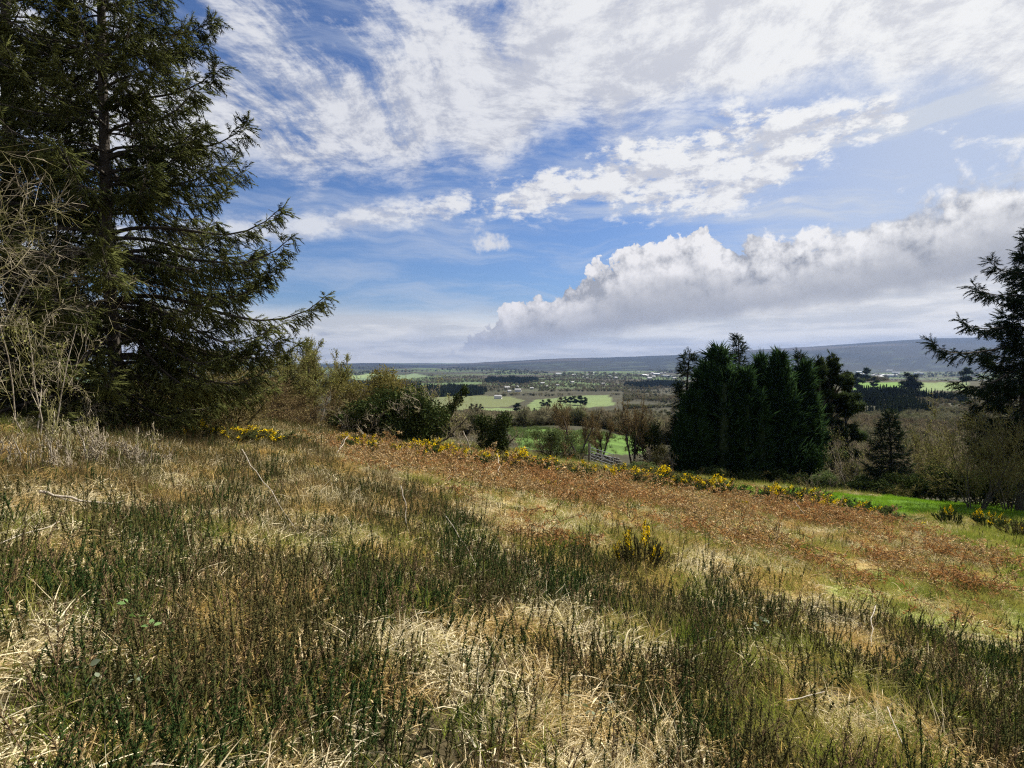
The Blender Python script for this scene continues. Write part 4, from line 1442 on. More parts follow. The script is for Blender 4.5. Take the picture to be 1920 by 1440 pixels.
for px, D, pt, W, lab in ((1600, 37.5, 900, 1.6, 'dark hedge bush below the pale thorn bush'), (1655, 37, 890, 1.7, 'dark hedge bush at the foot of the lone conifer'), (1720, 37, 880, 1.8, 'dark hedge bush right of the lone conifer'), (1785, 36.5, 868, 1.9, 'dark hedge bush left of the right spruce foot'),
                          (1850, 36, 862, 1.9, 'dark hedge bush right below the right spruce'), (1925, 35.5, 860, 2.2, 'dark hedge bush cut by the right edge'), (1480, 41, 880, 1.9, 'black low bush at the foot of the cypresses, right part'), (1410, 40.5, 878, 1.9, 'black low bush at the foot of the cypresses, middle'), (1340, 40, 872, 1.8, 'black low bush at the foot of the cypresses, left part')):
    ivybush('hedge_bush', lab, px, D, pt, W, rg, 4200, 'ivy', 'twig_olive', 7, 0.12)


# ------------------------------------------------------------------ gorse bushes in flower along the crest
def gorse_bush(rng, h, w, flowers):
    stems, spines, bloom = Geo(), Geo(), Geo()
    pv, pf = spindle()
    n = 46
    a = rng.uniform(0, 6.283, n)
    r = np.sqrt(rng.uniform(0, 1, n))
    P = np.stack([r * np.cos(a) * w * 0.35, r * np.sin(a) * w * 0.35, np.full(n, -0.05)], 1)
    D = unit(np.stack([np.cos(a) * r * 0.8 * w / h, np.sin(a) * r * 0.8 * w / h, np.ones(n)], 1) + rng.normal(size=(n, 3)) * 0.12)
    L = h * rng.uniform(0.55, 1.05, n) * (1 - 0.25 * r)
    V, F = tubes(P, P + D * L[:, None], np.full(n, 0.008), np.full(n, 0.004), 4)
    stems.add(V, F)
    k = np.repeat(np.arange(n), 5)
    t = rng.uniform(0.3, 0.85, len(k))
    S = P[k] + D[k] * (L[k] * t)[:, None]
    D2 = unit(deflect(rng, D[k], rng.uniform(0.3, 0.7, len(k))) + np.array([0, 0, 0.3]))
    L2 = rng.uniform(0.12, 0.3, len(k)) * h
    V, F = tubes(S, S + D2 * L2[:, None], np.full(len(k), 0.004), np.full(len(k), 0.0025), 3)
    stems.add(V, F)
    S, D2, L2 = np.concatenate([S, P + D * (L * 0.55)[:, None]]), np.concatenate([D2, D]), np.concatenate([L2, L * 0.45])
    k = np.repeat(np.arange(len(S)), 16)
    t = rng.uniform(0.0, 1.0, len(k))
    pos = S[k] + D2[k] * (L2[k] * t)[:, None]
    V, F = stamp(pv, pf, pos, frames(deflect(rng, D2[k], rng.uniform(0.5, 1.1, len(k)))), np.stack([rng.uniform(0.04, 0.08, len(k)), np.full(len(k), 0.018), np.full(len(k), 0.018)], 1))
    spines.add(V, F)
    ends = S + D2 * L2[:, None]
    hi = np.argsort(-ends[:, 2] - rng.normal(0, 0.18 * h, len(ends)))[:max(3, int(len(ends) * flowers))]
    k = np.repeat(hi, 60)
    t = rng.uniform(0.0, 1.0, len(k))
    pos = S[k] + D2[k] * (np.maximum(L2[k], 0.22) * t)[:, None] + rng.normal(size=(len(k), 3)) * 0.022
    V, F = stamp(*QUAD, pos, frames(rdir(rng, len(k)), rng.uniform(0, 6.28, len(k))), rng.uniform(0.020, 0.040, len(k)))
    bloom.add(V, F)
    return stems, spines, bloom


rg = np.random.default_rng(21)
GB = []
for k, fl in enumerate((0.035, 0.065, 0.012)):
    s, sp, bl = gorse_bush(rg, 1.0, 1.1, fl)
    GB.append((s.mesh('gorse_stems', [MAT['gorse_stem']]), sp.mesh('gorse_spines', [MAT['gorse']]), bl.mesh('gorse_flowers', [MAT['yellow']])))
GORSE = [  # px, py of the base, height, width, kind, what tells it apart
    (372, 826, 0.62, 0.4, 1, 'gorse bush in flower nearest the left spruce'),
    (440, 830, 0.55, 0.8, 1, 'low flowering gorse right of the one by the left spruce'), (474, 832, 0.55, 0.9, 1, 'wide flowering gorse below the ivy-footed tree'),
    (545, 836, 0.45, 0.6, 2, 'small gorse with few flowers below the willow'), (670, 846, 0.80, 0.7, 1, 'bright flowering gorse at the left tip of the rusty bracken'),
    (702, 850, 0.55, 0.6, 0, 'small gorse just right of the bright one at the bracken tip'), (735, 856, 0.6, 0.7, 0, 'gorse below the dark ivy bush of the hedge bank'), (775, 860, 0.8, 0.8, 1, 'flowering gorse left below the big thorn bush'),
    (797, 860, 0.95, 0.9, 1, 'fullest flowering gorse below the big thorn bush'), (832, 866, 0.8, 0.9, 1, 'flowering gorse right below the big thorn bush'), (858, 872, 0.65, 0.8, 0, 'gorse below the grey bare thorn bush'),
    (884, 874, 0.7, 0.7, 1, 'orange-yellow gorse left of the lone ivy bush'), (912, 878, 0.7, 0.8, 2, 'mostly green gorse below the lone ivy bush'), (948, 884, 1.05, 0.8, 1, 'tall flowering gorse right below the lone ivy bush'), (975, 884, 1.0, 1.0, 1, 'brightest yellow gorse left of the bramble mound'),
    (1010, 892, 0.95, 0.9, 1, 'orange-yellow gorse in front of the bramble mound'), (1040, 898, 0.9, 1.0, 2, 'green gorse with few flowers in front of the thorn tangle'), (1072, 902, 0.85, 1.0, 2, 'dull gorse directly before the metal gate'), (1100, 896, 0.9, 0.6, 1, 'flowering gorse at the foot of the metal gate'),
    (1160, 905, 1.0, 1.1, 1, 'flowering gorse right of the gateway path'), (1195, 910, 1.1, 1.4, 0, 'wide grey-green gorse left of the cypress stand'), (1225, 912, 1.2, 1.3, 1, 'flowering gorse below the ochre bramble bush'), (1252, 914, 1.2, 1.3, 1, 'flowering gorse at the left foot of the cypress stand'),
    (1285, 918, 1.1, 1.3, 2, 'green gorse before the left cypresses'), (1318, 925, 1.15, 1.2, 1, 'flowering gorse before the middle of the cypress stand'), (1350, 930, 1.1, 1.2, 0, 'gorse at the end of the row before the small lawn'), (1378, 932, 0.8, 0.7, 2, 'small gorse at the left end of the small lawn'),
    (1455, 945, 1.1, 1.0, 0, 'upright brownish gorse between the two green lawns'), (1484, 945, 1.05, 1.2, 1, 'flowering gorse right of the brownish one between the lawns'), (1520, 950, 1.0, 1.3, 2, 'green gorse at the left end of the long lawn'), (1545, 964, 0.8, 0.8, 1, 'gorse with one yellow tip before the long lawn'), (1592, 966, 0.8, 0.9, 1, 'gorse clump halfway along the near edge of the long lawn'),
    (1640, 975, 0.8, 1.4, 2, 'low dull gorse below the long lawn'), (1780, 985, 1.0, 0.45, 0, 'gorse standing up against the lawn, right part'), (1852, 990, 0.9, 0.5, 1, 'flowering gorse near the right end of the lawn'), (1905, 1005, 0.8, 0.6, 2, 'dark gorse at the right edge below the lawn'),
    (1020, 920, 0.45, 0.4, 1, 'tiny yellow gorse alone in the rusty bracken'), (1194, 1072, 0.75, 0.30, 1, 'dark flowering gorse standing alone in the foreground grass'), (1382, 952, 0.35, 0.5, 1, 'tiny flowering gorse right of the bracken crest'),
]
for px, py, h, w, k, lab in GORSE:
    p = hit(px, py)
    h = h * (1.0 if p[1] < 12 else 0.9)
    t = thing('gorse_bush', lab, 'gorse bush', p, 'gorse bushes of the meadow', rg.uniform(0, 6.28))
    for me, nm in zip(GB[k], ('stems', 'spines', 'flowers')):
        o = link(nm, me, t)
        o.scale = (w * 1.5, w * 1.5, h)
        o['kind'] = 'stuff'

# a bare candelabra-like young gorse and a bramble spray in the foreground
p = hit(952, 1098)
s = Geo()
r2 = np.random.default_rng(5)
n = 13
a = np.arange(n) * 6.283 / n
P0 = np.zeros((n, 3)) + np.array([0, 0, 0.03]) + rdir(r2, n) * 0.02
el = r2.uniform(0.15, 0.9, n)
P1 = P0 + np.stack([np.cos(a) * 0.14, np.sin(a) * 0.14, 0.02 + 0.1 * el], 1) * r2.uniform(0.6, 1.2, n)[:, None]
P2 = P1 + np.stack([np.cos(a) * 0.03, np.sin(a) * 0.03, r2.uniform(0.14, 0.30, n)], 1)
for A, B in ((P0, P1), (P1, P2)):
    V, F = tubes(A, B, np.full(n, 0.004), np.full(n, 0.003), 4)
    s.add(V, F, 1)
k = np.repeat(np.arange(n), 60)
tt = r2.uniform(0, 1, len(k))
V, F = stamp(*spindle(), P1[k] + (P2 - P1)[k] * tt[:, None], frames(deflect(r2, unit(P2 - P1)[k], r2.uniform(0.6, 1.2, len(k)))), np.stack([r2.uniform(0.012, 0.024, len(k)), np.full(len(k), 0.004), np.full(len(k), 0.004)], 1))
s.add(V, F, 0)
link('gorse_seedling', s.mesh('gorse_seedling', [MAT['gorse'], MAT['gorse_stem']]), loc=p, label='candelabra-shaped young gorse left of the lone flowering one', cat='seedling')

MAT['leaf_green'] = plant_mat('bramble_leaf', (0.07, 0.13, 0.04), (0.14, 0.22, 0.08), 0.3)
MAT['leaf_grey'] = plant_mat('bramble_leaf_grey', (0.11, 0.13, 0.08), (0.22, 0.25, 0.17), 0.2)


def bramble(px, py, lab, n, mat, seed, lift=0.22):
    r3 = np.random.default_rng(seed)
    p = hit(px, py)
    t = thing('bramble_sprig', lab, 'bramble', p, 'bramble sprigs in the foreground')
    g, lv = Geo(), Geo()
    pts = np.array([[0, 0, 0], [0.02, -0.01, lift * 0.6], [0.01, -0.04, lift], [-0.02, -0.09, lift * 1.15]])
    V, F = polytube(pts, np.array([0.004, 0.0035, 0.003, 0.002]), 5)
    g.add(V, F)
    outline = np.array([(0, 0, 0), (0.25, 0.30, 0.05), (0.6, 0.34, 0.06), (1, 0, -0.06), (0.6, -0.34, 0.06), (0.25, -0.30, 0.05), (0.5, 0, -0.02)])
    of = np.array([(0, 6, 1), (1, 6, 2), (2, 6, 3), (3, 6, 4), (4, 6, 5), (5, 6, 0)])
    for k in range(n):
        q = pts[r3.integers(1, 4)] + r3.normal(size=3) * np.array([0.06, 0.06, 0.03])
        yaw = r3.uniform(0, 6.28)
        D = np.array([[math.cos(yaw + d), math.sin(yaw + d), r3.uniform(-0.5, 0.9)] for d in (-1.2, 0, 1.2)])
        V, F = stamp(outline, of, q + unit(D) * 0.012, frames(D, r3.normal(0, 0.7, 3)), r3.uniform(0.028, 0.045, 3))
        lv.add(V, F)
    link('cane', g.mesh('cane', [MAT['gorse_stem']], True), t)
    link('leaves', lv.mesh('leaves', [mat], True), t)


bramble(268, 1252, 'bright green bramble leaves low on the left', 3, MAT['leaf_green'], 1, 0.26)
bramble(246, 1330, 'bramble leaves just below the bright green ones', 3, MAT['leaf_grey'], 2, 0.24)
bramble(1120, 1370, 'grey-green bramble leaves near the bottom centre', 5, MAT['leaf_grey'], 3, 0.22)
bramble(1440, 1240, 'silvery bramble leaves among the gorse shoots on the right', 4, MAT['leaf_grey'], 4, 0.30)


# dead sticks, canes and fallen branches
def stick(name, lab, a, b, r, lift=0.05, bend=0.06, cat='stick', mat='bark_pale', seed=0, forks=0, group='dead sticks in the meadow'):
    """a dead stem between two pixels on the meadow, or raised by lift = (at a, at b) metres"""
    r4 = np.random.default_rng(seed)
    A, B = hit(*a), hit(*b)
    la, lb = lift if hasattr(lift, '__len__') else (lift, lift)
    A, B = A + np.array([0, 0, la]), B + np.array([0, 0, lb])
    t = np.linspace(0, 1, 9)[:, None]
    L = np.linalg.norm(B - A)
    off = np.cumsum(r4.normal(size=(9, 3)), 0) * bend * L * 0.12
    off = off - off[0] * (1 - t) - off[-1] * t
    P = (B - A) * t + off
    g = Geo()
    V, F = polytube(P, r * (1 - 0.55 * t[:, 0]), 6)
    g.add(V, F)
    for k in range(forks):
        i = r4.integers(2, 7)
        d = unit(unit(P[i + 1] - P[i]) + r4.normal(size=3) * 0.5 + np.array([0, 0, 0.2]))
        q = P[i] + d[None] * np.linspace(0, 0.3 * L, 5)[:, None] + np.cumsum(r4.normal(size=(5, 3)), 0) * 0.01 * L
        q[0] = P[i]
        V, F = polytube(q, r * 0.6 * np.linspace(1, 0.5, 5), 5)
        g.add(V, F)
    return link(name, g.mesh(name, [MAT[mat]], True), loc=A, label=lab, cat=cat, group=group)


stick('fallen_branch', 'long pale forked branch lying in the grass at the left', (75, 958), (232, 966), 0.017, (0.20, 0.16), 0.25, 'branch', seed=3, forks=1)
stick('dead_cane', 'long white cane leaning across the heath left of centre', (455, 905), (552, 1005), 0.007, (0.55, 0.10), 0.05, seed=4)
stick('dead_cane', 'pale cane upright in the heath right of the long leaning one', (752, 985), (768, 1012), 0.006, (0.55, 0.05), 0.15, seed=5)
stick('dead_cane', 'pair of pale canes crossing near the young gorse', (836, 1010), (892, 1075), 0.0045, (0.30, 0.08), 0.05, seed=6)
stick('dead_cane', 'short white cane standing in the gorse shoots at lower right', (1640, 1185), (1633, 1232), 0.006, (0.32, 0.05), 0.12, seed=7)
stick('dead_cane', 'pale cane lying by the bottom right corner', (1662, 1375), (1692, 1436), 0.0045, (0.18, 0.12), 0.08, seed=8)
stick('dead_cane', 'white stick lying flat among the shoots lower right of centre', (1475, 1358), (1545, 1345), 0.0045, (0.16, 0.18), 0.05, seed=9)
stick('dead_cane', 'pale stalk lying at the left edge of the foreground', (0, 1052), (118, 1028), 0.005, (0.12, 0.22), 0.12, seed=10)
stick('dead_cane', 'pale stalk leaning in the bracken above the long lawn', (1490, 968), (1520, 985), 0.009, (0.5, 0.05), 0.05, seed=11)
stick('dead_cane', 'thin white cane leaning in the bracken right of centre', (932, 892), (940, 915), 0.010, (0.7, 0.05), 0.15, seed=12)
stick('dead_cane', 'white broken stem before the lone ivy bush', (868, 868), (892, 868), 0.03, (1.15, 0.0), 0.20, seed=13, forks=1)
stick('dead_cane', 'white twig at the left tip of the rusty bracken', (632, 858), (652, 850), 0.014, (0.05, 0.5), 0.1, seed=14, forks=2)

# the heap of dead bleached brushwood
rg = np.random.default_rng(22)
for px, py, lab, W in ((170, 866, 'large heap of bleached dead brushwood at the left', 0.95), (232, 880, 'small bleached dead branch tangle right of the large heap', 0.5), (90, 868, 'thin bleached brushwood left of the large heap', 0.7)):
    p = hit(px, py)
    shrub('brushwood_heap', lab, 'brushwood', p, rg, 1.0 if W > 0.6 else 0.7, W, MAT['bark_pale'], MAT['twig_pale'], stems=14, rad=0.014, kids=(7, 5, 4), rmin=0.005, spread=1.9, wig=0.38, trop=0.04, ang=0.9)

# ------------------------------------------------------------------ gateway: metal gate, post, dry stone wall
MAT['galv'] = plain_mat('galvanised', (0.32, 0.33, 0.34), (0.52, 0.53, 0.54), 14, 0.45, metal=0.6)
MAT['stone'] = plain_mat('stone', (0.04, 0.039, 0.036), (0.115, 0.108, 0.098), 5, 0.9, bump=0.4)
MAT['wood'] = plain_mat('weathered_wood', (0.10, 0.085, 0.065), (0.26, 0.23, 0.19), 7, 0.9, stretch=(1, 1, 0.2))
p = at(1108, 36.8)
gate = thing('field_gate', 'open galvanised field gate in the gap of the hedge bank', 'gate', p, rz=math.radians(-70))


def bar(parent, name, a, b, r, mat, n=8):
    V, F = polytube(np.array([a, np.array(a) * 0.5 + np.array(b) * 0.5, b], float), np.full(3, r), n)
    return link(name, Geo().add(V, F).mesh(name, [mat], True), parent)


for z in (0.25, 0.42, 0.60, 0.80, 1.02, 1.25):
    bar(gate, 'rail', (0.03, 0, z), (2.95, 0, z), 0.022, MAT['galv'])
for x in (0.0, 1.5, 2.98):
    bar(gate, 'upright', (x, 0.003, 0.18), (x, 0.003, 1.30), 0.026, MAT['galv'])
bar(gate, 'brace', (0.06, 0.03, 0.25), (1.45, 0.03, 1.22), 0.016, MAT['galv'])
bar(gate, 'gate_post', (-0.16, 0, -0.3), (-0.16, 0, 1.5), 0.09, MAT['wood'])


def rock(rng, s):
    me = bmesh.new()
    bmesh.ops.create_icosphere(me, subdivisions=1, radius=1.0)
    V = np.array([v.co for v in me.verts])
    F = np.array([[v.index for v in f.verts] for f in me.faces])
    me.free()
    V = np.sign(V) * np.abs(V) ** 0.7
    return V * np.asarray(s) * (1 + rng.normal(0, 0.10, (len(V), 1))), F


rg = np.random.default_rng(23)
STONES = []
for k in range(6):
    V, F = rock(rg, (rg.uniform(0.13, 0.24), 0.15, rg.uniform(0.07, 0.12)))
    STONES.append(Geo().add(V, F).mesh('stone', [MAT['stone']]))


def stone_wall(lab, a, b, D0, D1, rows):
    A, B = at(a, D0), at(b, D1)
    t = thing('stone_wall', lab, 'wall', A)
    L = np.linalg.norm((B - A)[:2])
    n = max(3, int(L / 0.36))
    yaw = math.atan2(B[1] - A[1], B[0] - A[0])
    for r in range(rows):
        for i in range(n):
            f = (i + 0.5 * (r % 2) + rg.uniform(-0.1, 0.1)) / n
            q = A + (B - A) * f
            z = float(ground_z(q[0], q[1])) + 0.07 + 0.17 * r
            o = link('stone', STONES[rg.integers(0, 6)], t, (q[0] - A[0] + rg.normal(0, 0.02), q[1] - A[1] + rg.normal(0, 0.03), z - A[2]))
            o.rotation_euler = (rg.normal(0, 0.1), rg.normal(0, 0.12), yaw + rg.normal(0, 0.15))


stone_wall('tumbled dry stone wall across the gateway beside the gate', 1112, 1166, 39.5, 41.0, 5)
stone_wall('low pale-topped stone wall showing left of the cypress stand', 1222, 1272, 43.5, 44.5, 8)

rg = np.random.default_rng(27)
xy = rg.uniform(0, 1, (5000, 2))
FP = np.array(FIELD['pasture'])
X_, Y_ = FP[:, 0].min() + xy[:, 0] * np.ptp(FP[:, 0]), FP[:, 1].min() + xy[:, 1] * np.ptp(FP[:, 1])
ok = in_poly(X_, Y_, FIELD['pasture']) & (rg.uniform(size=5000) < 0.02 + 0.6 * sstep(0.52, 0.66, vnoise(X_, Y_, 4.5, 8, 3)))
X_, Y_ = X_[ok], Y_[ok]
m_ = len(X_)
tuft = [(Geo().add(*blades(rg, 26, 0.22, (0.25, 0.55), (0.02, 0.035), (0.0, 0.5), (0.0, 0.5), segs=2)), [MAT['bramble']]) for k in range(3)]
scatter('rush_tufts', proto_collection('rush_kinds', tuft), np.stack([X_, Y_, ground_z(X_, Y_)], 1), np.stack([np.zeros(m_), np.zeros(m_), rg.uniform(0, 6.28, m_)], 1), np.repeat(rg.uniform(0.6, 1.3, m_)[:, None], 3, 1), rg.integers(0, 3, m_), 'dark rush tufts dotting the green pasture', 'rushes')

# ------------------------------------------------------------------ trees of the valley
rg = np.random.default_rng(31)
PINES = []
for k in range(3):
    a, b, c = pine_geo(rg, 9.0, 3.0, 0.18 if k else 0.30, 420, 1.5, 9)
    PINES.append((a.mesh('trunk', [MAT['bark']], True), b.mesh('limbs', [MAT['bark']]), c.mesh('crown', [MAT['pine']])))


def valley_tree(px, py, pt, k, lab, wide=1.0, name='pine_tree', grp='lone trees of the valley'):
    p = hit(px, py, 60)
    h = top_z(pt, p[1]) - p[2]
    t = thing(name, lab, 'tree', p, grp, rg.uniform(0, 6.28))
    for me, nm in zip(PINES[k], ('trunk', 'limbs', 'crown')):
        o = link(nm, me, t)
        o.scale = (h / 9.0 * wide, h / 9.0 * wide, h / 9.0)


for a in ((884, 774, 757, 1, 'left pine of the trio on the golf course'), (894, 774, 758, 0, 'middle pine of the trio on the golf course'), (901, 774, 758, 1, 'right pine of the trio on the golf course'),
          (970, 774, 756, 2, 'stout dark tree between the pine trio and the fairway', 1.7), (990, 773, 763, 2, 'round small tree right of the stout dark one', 1.3), (1002, 774, 765, 1, 'smallest round tree before the fairway', 1.3),
          (1018, 763, 750, 1, 'left of two pines at the fairway edge', 1.3), (1028, 766, 749, 0, 'right of two pines at the fairway edge', 1.3), (1051, 757, 745, 2, 'first tree of the row along the fairway', 1.4), (1060, 757, 744, 1, 'second tree of the row along the fairway', 1.4),
          (1069, 758, 744, 2, 'third tree of the row along the fairway', 1.4), (1078, 759, 743, 0, 'fourth tree of the row along the fairway', 1.5), (1088, 760, 742, 2, 'fifth tree of the row along the fairway', 1.5), (1097, 761, 745, 1, 'last tree of the row along the fairway', 1.4),
          (1698, 735, 700, 0, 'taller pine of the clump between the two green knoll fields', 1.0), (1708, 736, 705, 1, 'middle pine of the clump between the knoll fields', 1.0), (1718, 736, 703, 0, 'right pine of the clump between the knoll fields', 1.0),
          (1639, 726, 707, 1, 'single round tree standing in the left knoll field', 1.4), (1623, 716, 690, 2, 'dark tree on the far edge of the left knoll field', 1.2), (1607, 732, 700, 1, 'tree just right of the dark pines', 1.2), (1812, 722, 690, 2, 'dark tree beside the right spruce at the knoll edge', 1.3)):
    valley_tree(*a)

# ------------------------------------------------------------------ woods: far masses of trees
MAT['wood_brown'] = plant_mat('bare_wood', (0.060, 0.048, 0.030), (0.125, 0.104, 0.066), 0.0, scale=0.02, c=(0.085, 0.082, 0.048))
MAT['wood_olive'] = plant_mat('olive_wood', (0.038, 0.044, 0.020), (0.085, 0.088, 0.040), 0.0, scale=0.02)
MAT['wood_dark'] = plant_mat('plantation', (0.020, 0.032, 0.017), (0.048, 0.060, 0.030), 0.0, scale=0.02)


def bare_crown(rng, H, n=150):
    g = Geo()
    d = unit(rng.normal(size=(n, 3)) + np.array([0, 0, 0.25]))
    q = rng.uniform(0.25, 0.75, n)[:, None]
    c = np.array([0, 0, H * 0.52])
    pos = c + d * q * np.array([H * 0.40, H * 0.40, H * 0.38])
    V, F = stamp(*spindle(), pos, frames(unit(d + rng.normal(size=(n, 3)) * 0.35 + np.array([0, 0, 0.35]))), np.stack([rng.uniform(0.12, 0.24, n) * H, np.full(n, 0.022 * H), np.full(n, 0.022 * H)], 1))
    g.add(V, F, 0)
    V, F = polytube(np.array([[0, 0, -0.5], [0.05 * H, 0, H * 0.3], [0, 0, H * 0.6]]), np.array([0.022, 0.016, 0.008]) * H, 4)
    g.add(V, F, 0)
    return g


def small_conifer(rng, H, n=84):
    g = Geo()
    t = rng.uniform(0.02, 0.98, n)
    a = rng.uniform(0, 6.28, n)
    pos = np.stack([np.zeros(n), np.zeros(n), t * H], 1)
    d = np.stack([np.cos(a), np.sin(a), np.full(n, -0.35)], 1)
    s = H * (0.04 + 0.22 * (1 - t))
    V, F = stamp(*spindle(), pos, frames(d), np.stack([s, np.full(n, 0.09 * H), np.full(n, 0.06 * H)], 1))
    g.add(V, F, 0)
    return g


rg = np.random.default_rng(32)
wood_kinds = proto_collection('bare_wood_kinds', [(bare_crown(rg, 7.0), [MAT['wood_brown']]) for k in range(3)] + [(bare_crown(rg, 6.0), [MAT['wood_olive']]) for k in range(2)] + [(Geo().add(*leaf_cloud(rg, [(np.array([0, 0, 2.0]), np.array([2.6, 2.6, 2.0]))], 150, 0.9)), [MAT['wood_olive']])])
fir_kinds = proto_collection('plantation_kinds', [(small_conifer(rg, 9.0), [MAT['wood_dark']]) for k in range(3)])


def spread(n, az0, az1, d0, d1, seed, power=1.0):
    r = np.random.default_rng(seed)
    az = np.radians(r.uniform(az0, az1, n))
    d = np.exp(r.uniform(math.log(d0), math.log(d1), n))
    return np.tan(az) * d, d, r


NOWOOD = [FIELD[k] for k in FIELD]


def clear_of_fields(x, y):
    ok = np.ones(len(x), bool)
    for poly in NOWOOD:
        ok &= ~in_poly(x, y, poly)
    return ok


def wood(name, kinds, nk, x, y, r, label, cat, size=(0.7, 1.3), keep=None, grow_with=None):
    ok = clear_of_fields(x, y)
    if keep is not None:
        ok &= keep(x, y)
    x, y = x[ok], y[ok]
    m = len(x)
    s = r.uniform(*size, m)
    if grow_with:
        s = s * np.maximum(1.0, (y / grow_with) ** 0.6)
    z = ground_z(x, y)
    scatter(name, kinds, np.stack([x, y, z - 0.1], 1), np.stack([np.zeros(m), np.zeros(m), r.uniform(0, 6.28, m)], 1), np.stack([s, s, s * r.uniform(0.75, 1.15, m)], 1), r.integers(0, nk, m) if not hasattr(nk, '__len__') else r.choice(nk, m), label, cat)


x, y, r = spread(12000, -14, 14, 235, 460, 46)
wood('low_scrub', wood_kinds, 6, x, y, r, 'low brown scrub between the woodland and the golf course', 'scrub', (0.15, 0.38), lambda x, y: vnoise(x, y, 40, 18, 3) > 0.36)
x, y, r = spread(17000, -40, 27, 75, 420, 41)
wood('near_woodland', wood_kinds, 6, x, y, r, 'brown leafless scrub woodland below the pasture', 'woodland', (0.22, 0.62), lambda x, y: (vnoise(x, y, 38, 12, 3) > 0.34) & (ground_z(x, y) < 0) & ~((y < 95) & (x > -3) & (x < 16)) & ~((y > 235) & (x > -0.2 * y) & (x < 0.2 * y)))
PLANT = [hit(a, b, 60) for a, b in ((1590, 740), (1640, 738), (1690, 741), (1704, 748), (1668, 766), (1640, 782), (1585, 780))]
x, y, r = spread(16000, 22, 46, 60, 430, 42)
wood('right_woodland', wood_kinds, 6, x, y, r, 'brown scrub on the slope below the knoll fields at the right', 'woodland', (0.22, 0.62), lambda x, y: (vnoise(x, y, 30, 13, 3) > 0.30) & ~in_poly(x, y, PLANT))
x, y, r = spread(26000, -36, 34, 420, 2600, 43)
wood('valley_woodland', wood_kinds, 6, x, y, r, 'patchy brown woods and hedgerows over the valley floor', 'woodland', (0.6, 1.2), lambda x, y: (vnoise(x, y * 0.55, 130, 14, 3) > 0.42) & ~((x > 0.52 * y) & (y < 640)) & ~((y < 1000) & (x > -0.2 * y) & (x < 0.2 * y) & (vnoise(x, y, 60, 19, 2) < 0.72)), 1200)
x, y, r = spread(9000, -38, 46, 2500, 6200, 44)
wood('far_hedgerows', wood_kinds, [0, 3, 5], x, y, r, 'dark lines of far hedges and copses before the hills', 'hedgerows', (1.0, 2.0), lambda x, y: vnoise(x, y * 0.35, 420, 15, 3) > 0.50, 1600)


x, y, r = spread(150000, -36, 40, 480, 3600, 45)
ca, sa = math.cos(0.5), math.sin(0.5)
gx, gy = (x * ca + y * sa) / 260.0, (-x * sa + y * ca) / 190.0
gx = gx + 0.35 * np.sin(gy * 2.1)
edge = np.minimum(np.abs(fract(gx + 0.5) - 0.5) * 260, np.abs(fract(gy + 0.5) - 0.5) * 190)
near_edge = edge < 4.5
wood('field_hedges', wood_kinds, [3, 4, 5], x[near_edge], y[near_edge], r, 'dark hedges dividing the fields of the valley', 'hedges', (0.35, 0.75), lambda x, y: ~((y < 1000) & (x > -0.2 * y) & (x < 0.2 * y)) & ~((x > 0.45 * y) & (y < 680)), 1500)


def block(name, px_poly, n, label, seed, size=(0.8, 1.3)):
    poly = [hit(a, b, 60) for a, b in px_poly]
    r = np.random.default_rng(seed)
    P = np.array(poly)
    x, y = r.uniform(P[:, 0].min(), P[:, 0].max(), n), r.uniform(P[:, 1].min(), P[:, 1].max(), n)
    ok = in_poly(x + (vnoise(x, y, 60, seed, 3) - 0.5) * 110, y + (vnoise(x, y, 60, seed + 5, 3) - 0.5) * 150, poly)
    x, y = x[ok], y[ok]
    m = len(x)
    s = r.uniform(*size, m) * (0.55 + 0.8 * vnoise(x, y, 45, seed, 2))
    scatter(name, fir_kinds, np.stack([x, y, ground_z(x, y)], 1), np.stack([np.zeros(m), np.zeros(m), r.uniform(0, 6.28, m)], 1), np.stack([s, s, s * r.uniform(0.85, 1.2, m)], 1), r.integers(0, 3, m), label, 'plantation')


block('conifer_plantation', [(775, 731), (905, 733), (905, 741), (840, 741), (775, 744)], 5200, 'dark conifer block left of centre beyond the golf course', 51, (0.9, 1.4))
block('conifer_plantation', [(912, 715), (1005, 713), (1010, 718), (960, 720), (918, 719)], 5200, 'dark conifer belt far out at the centre of the valley', 52, (1.0, 1.6))
block('conifer_plantation', [(1165, 724), (1265, 717), (1270, 725), (1200, 729)], 4200, 'dark conifer block left behind the cypress stand', 53, (1.0, 1.5))
block('conifer_plantation', [(1590, 740), (1640, 738), (1690, 741), (1704, 748), (1668, 766), (1640, 782), (1585, 780)], 12000, 'dark young plantation on the slope below the left knoll field', 54, (0.5, 0.8))
block('conifer_plantation', [(640, 722), (775, 721), (775, 727), (640, 730)], 4200, 'thin dark conifer strip far left beyond the willow', 55, (0.9, 1.4))

# ------------------------------------------------------------------ houses of the valley
MAT['render'] = plain_mat('white_render', (0.55, 0.54, 0.51), (0.66, 0.65, 0.62), 0.8, 0.9)
MAT['slate'] = plain_mat('slate_roof', (0.10, 0.105, 0.115), (0.17, 0.175, 0.185), 1.5, 0.7)
MAT['shed'] = plain_mat('pale_sheeting', (0.34, 0.36, 0.39), (0.46, 0.48, 0.50), 0.5, 0.6)
MAT['pane'] = plain_mat('window_glass', (0.03, 0.035, 0.04), (0.05, 0.06, 0.07), 1.0, 0.15)


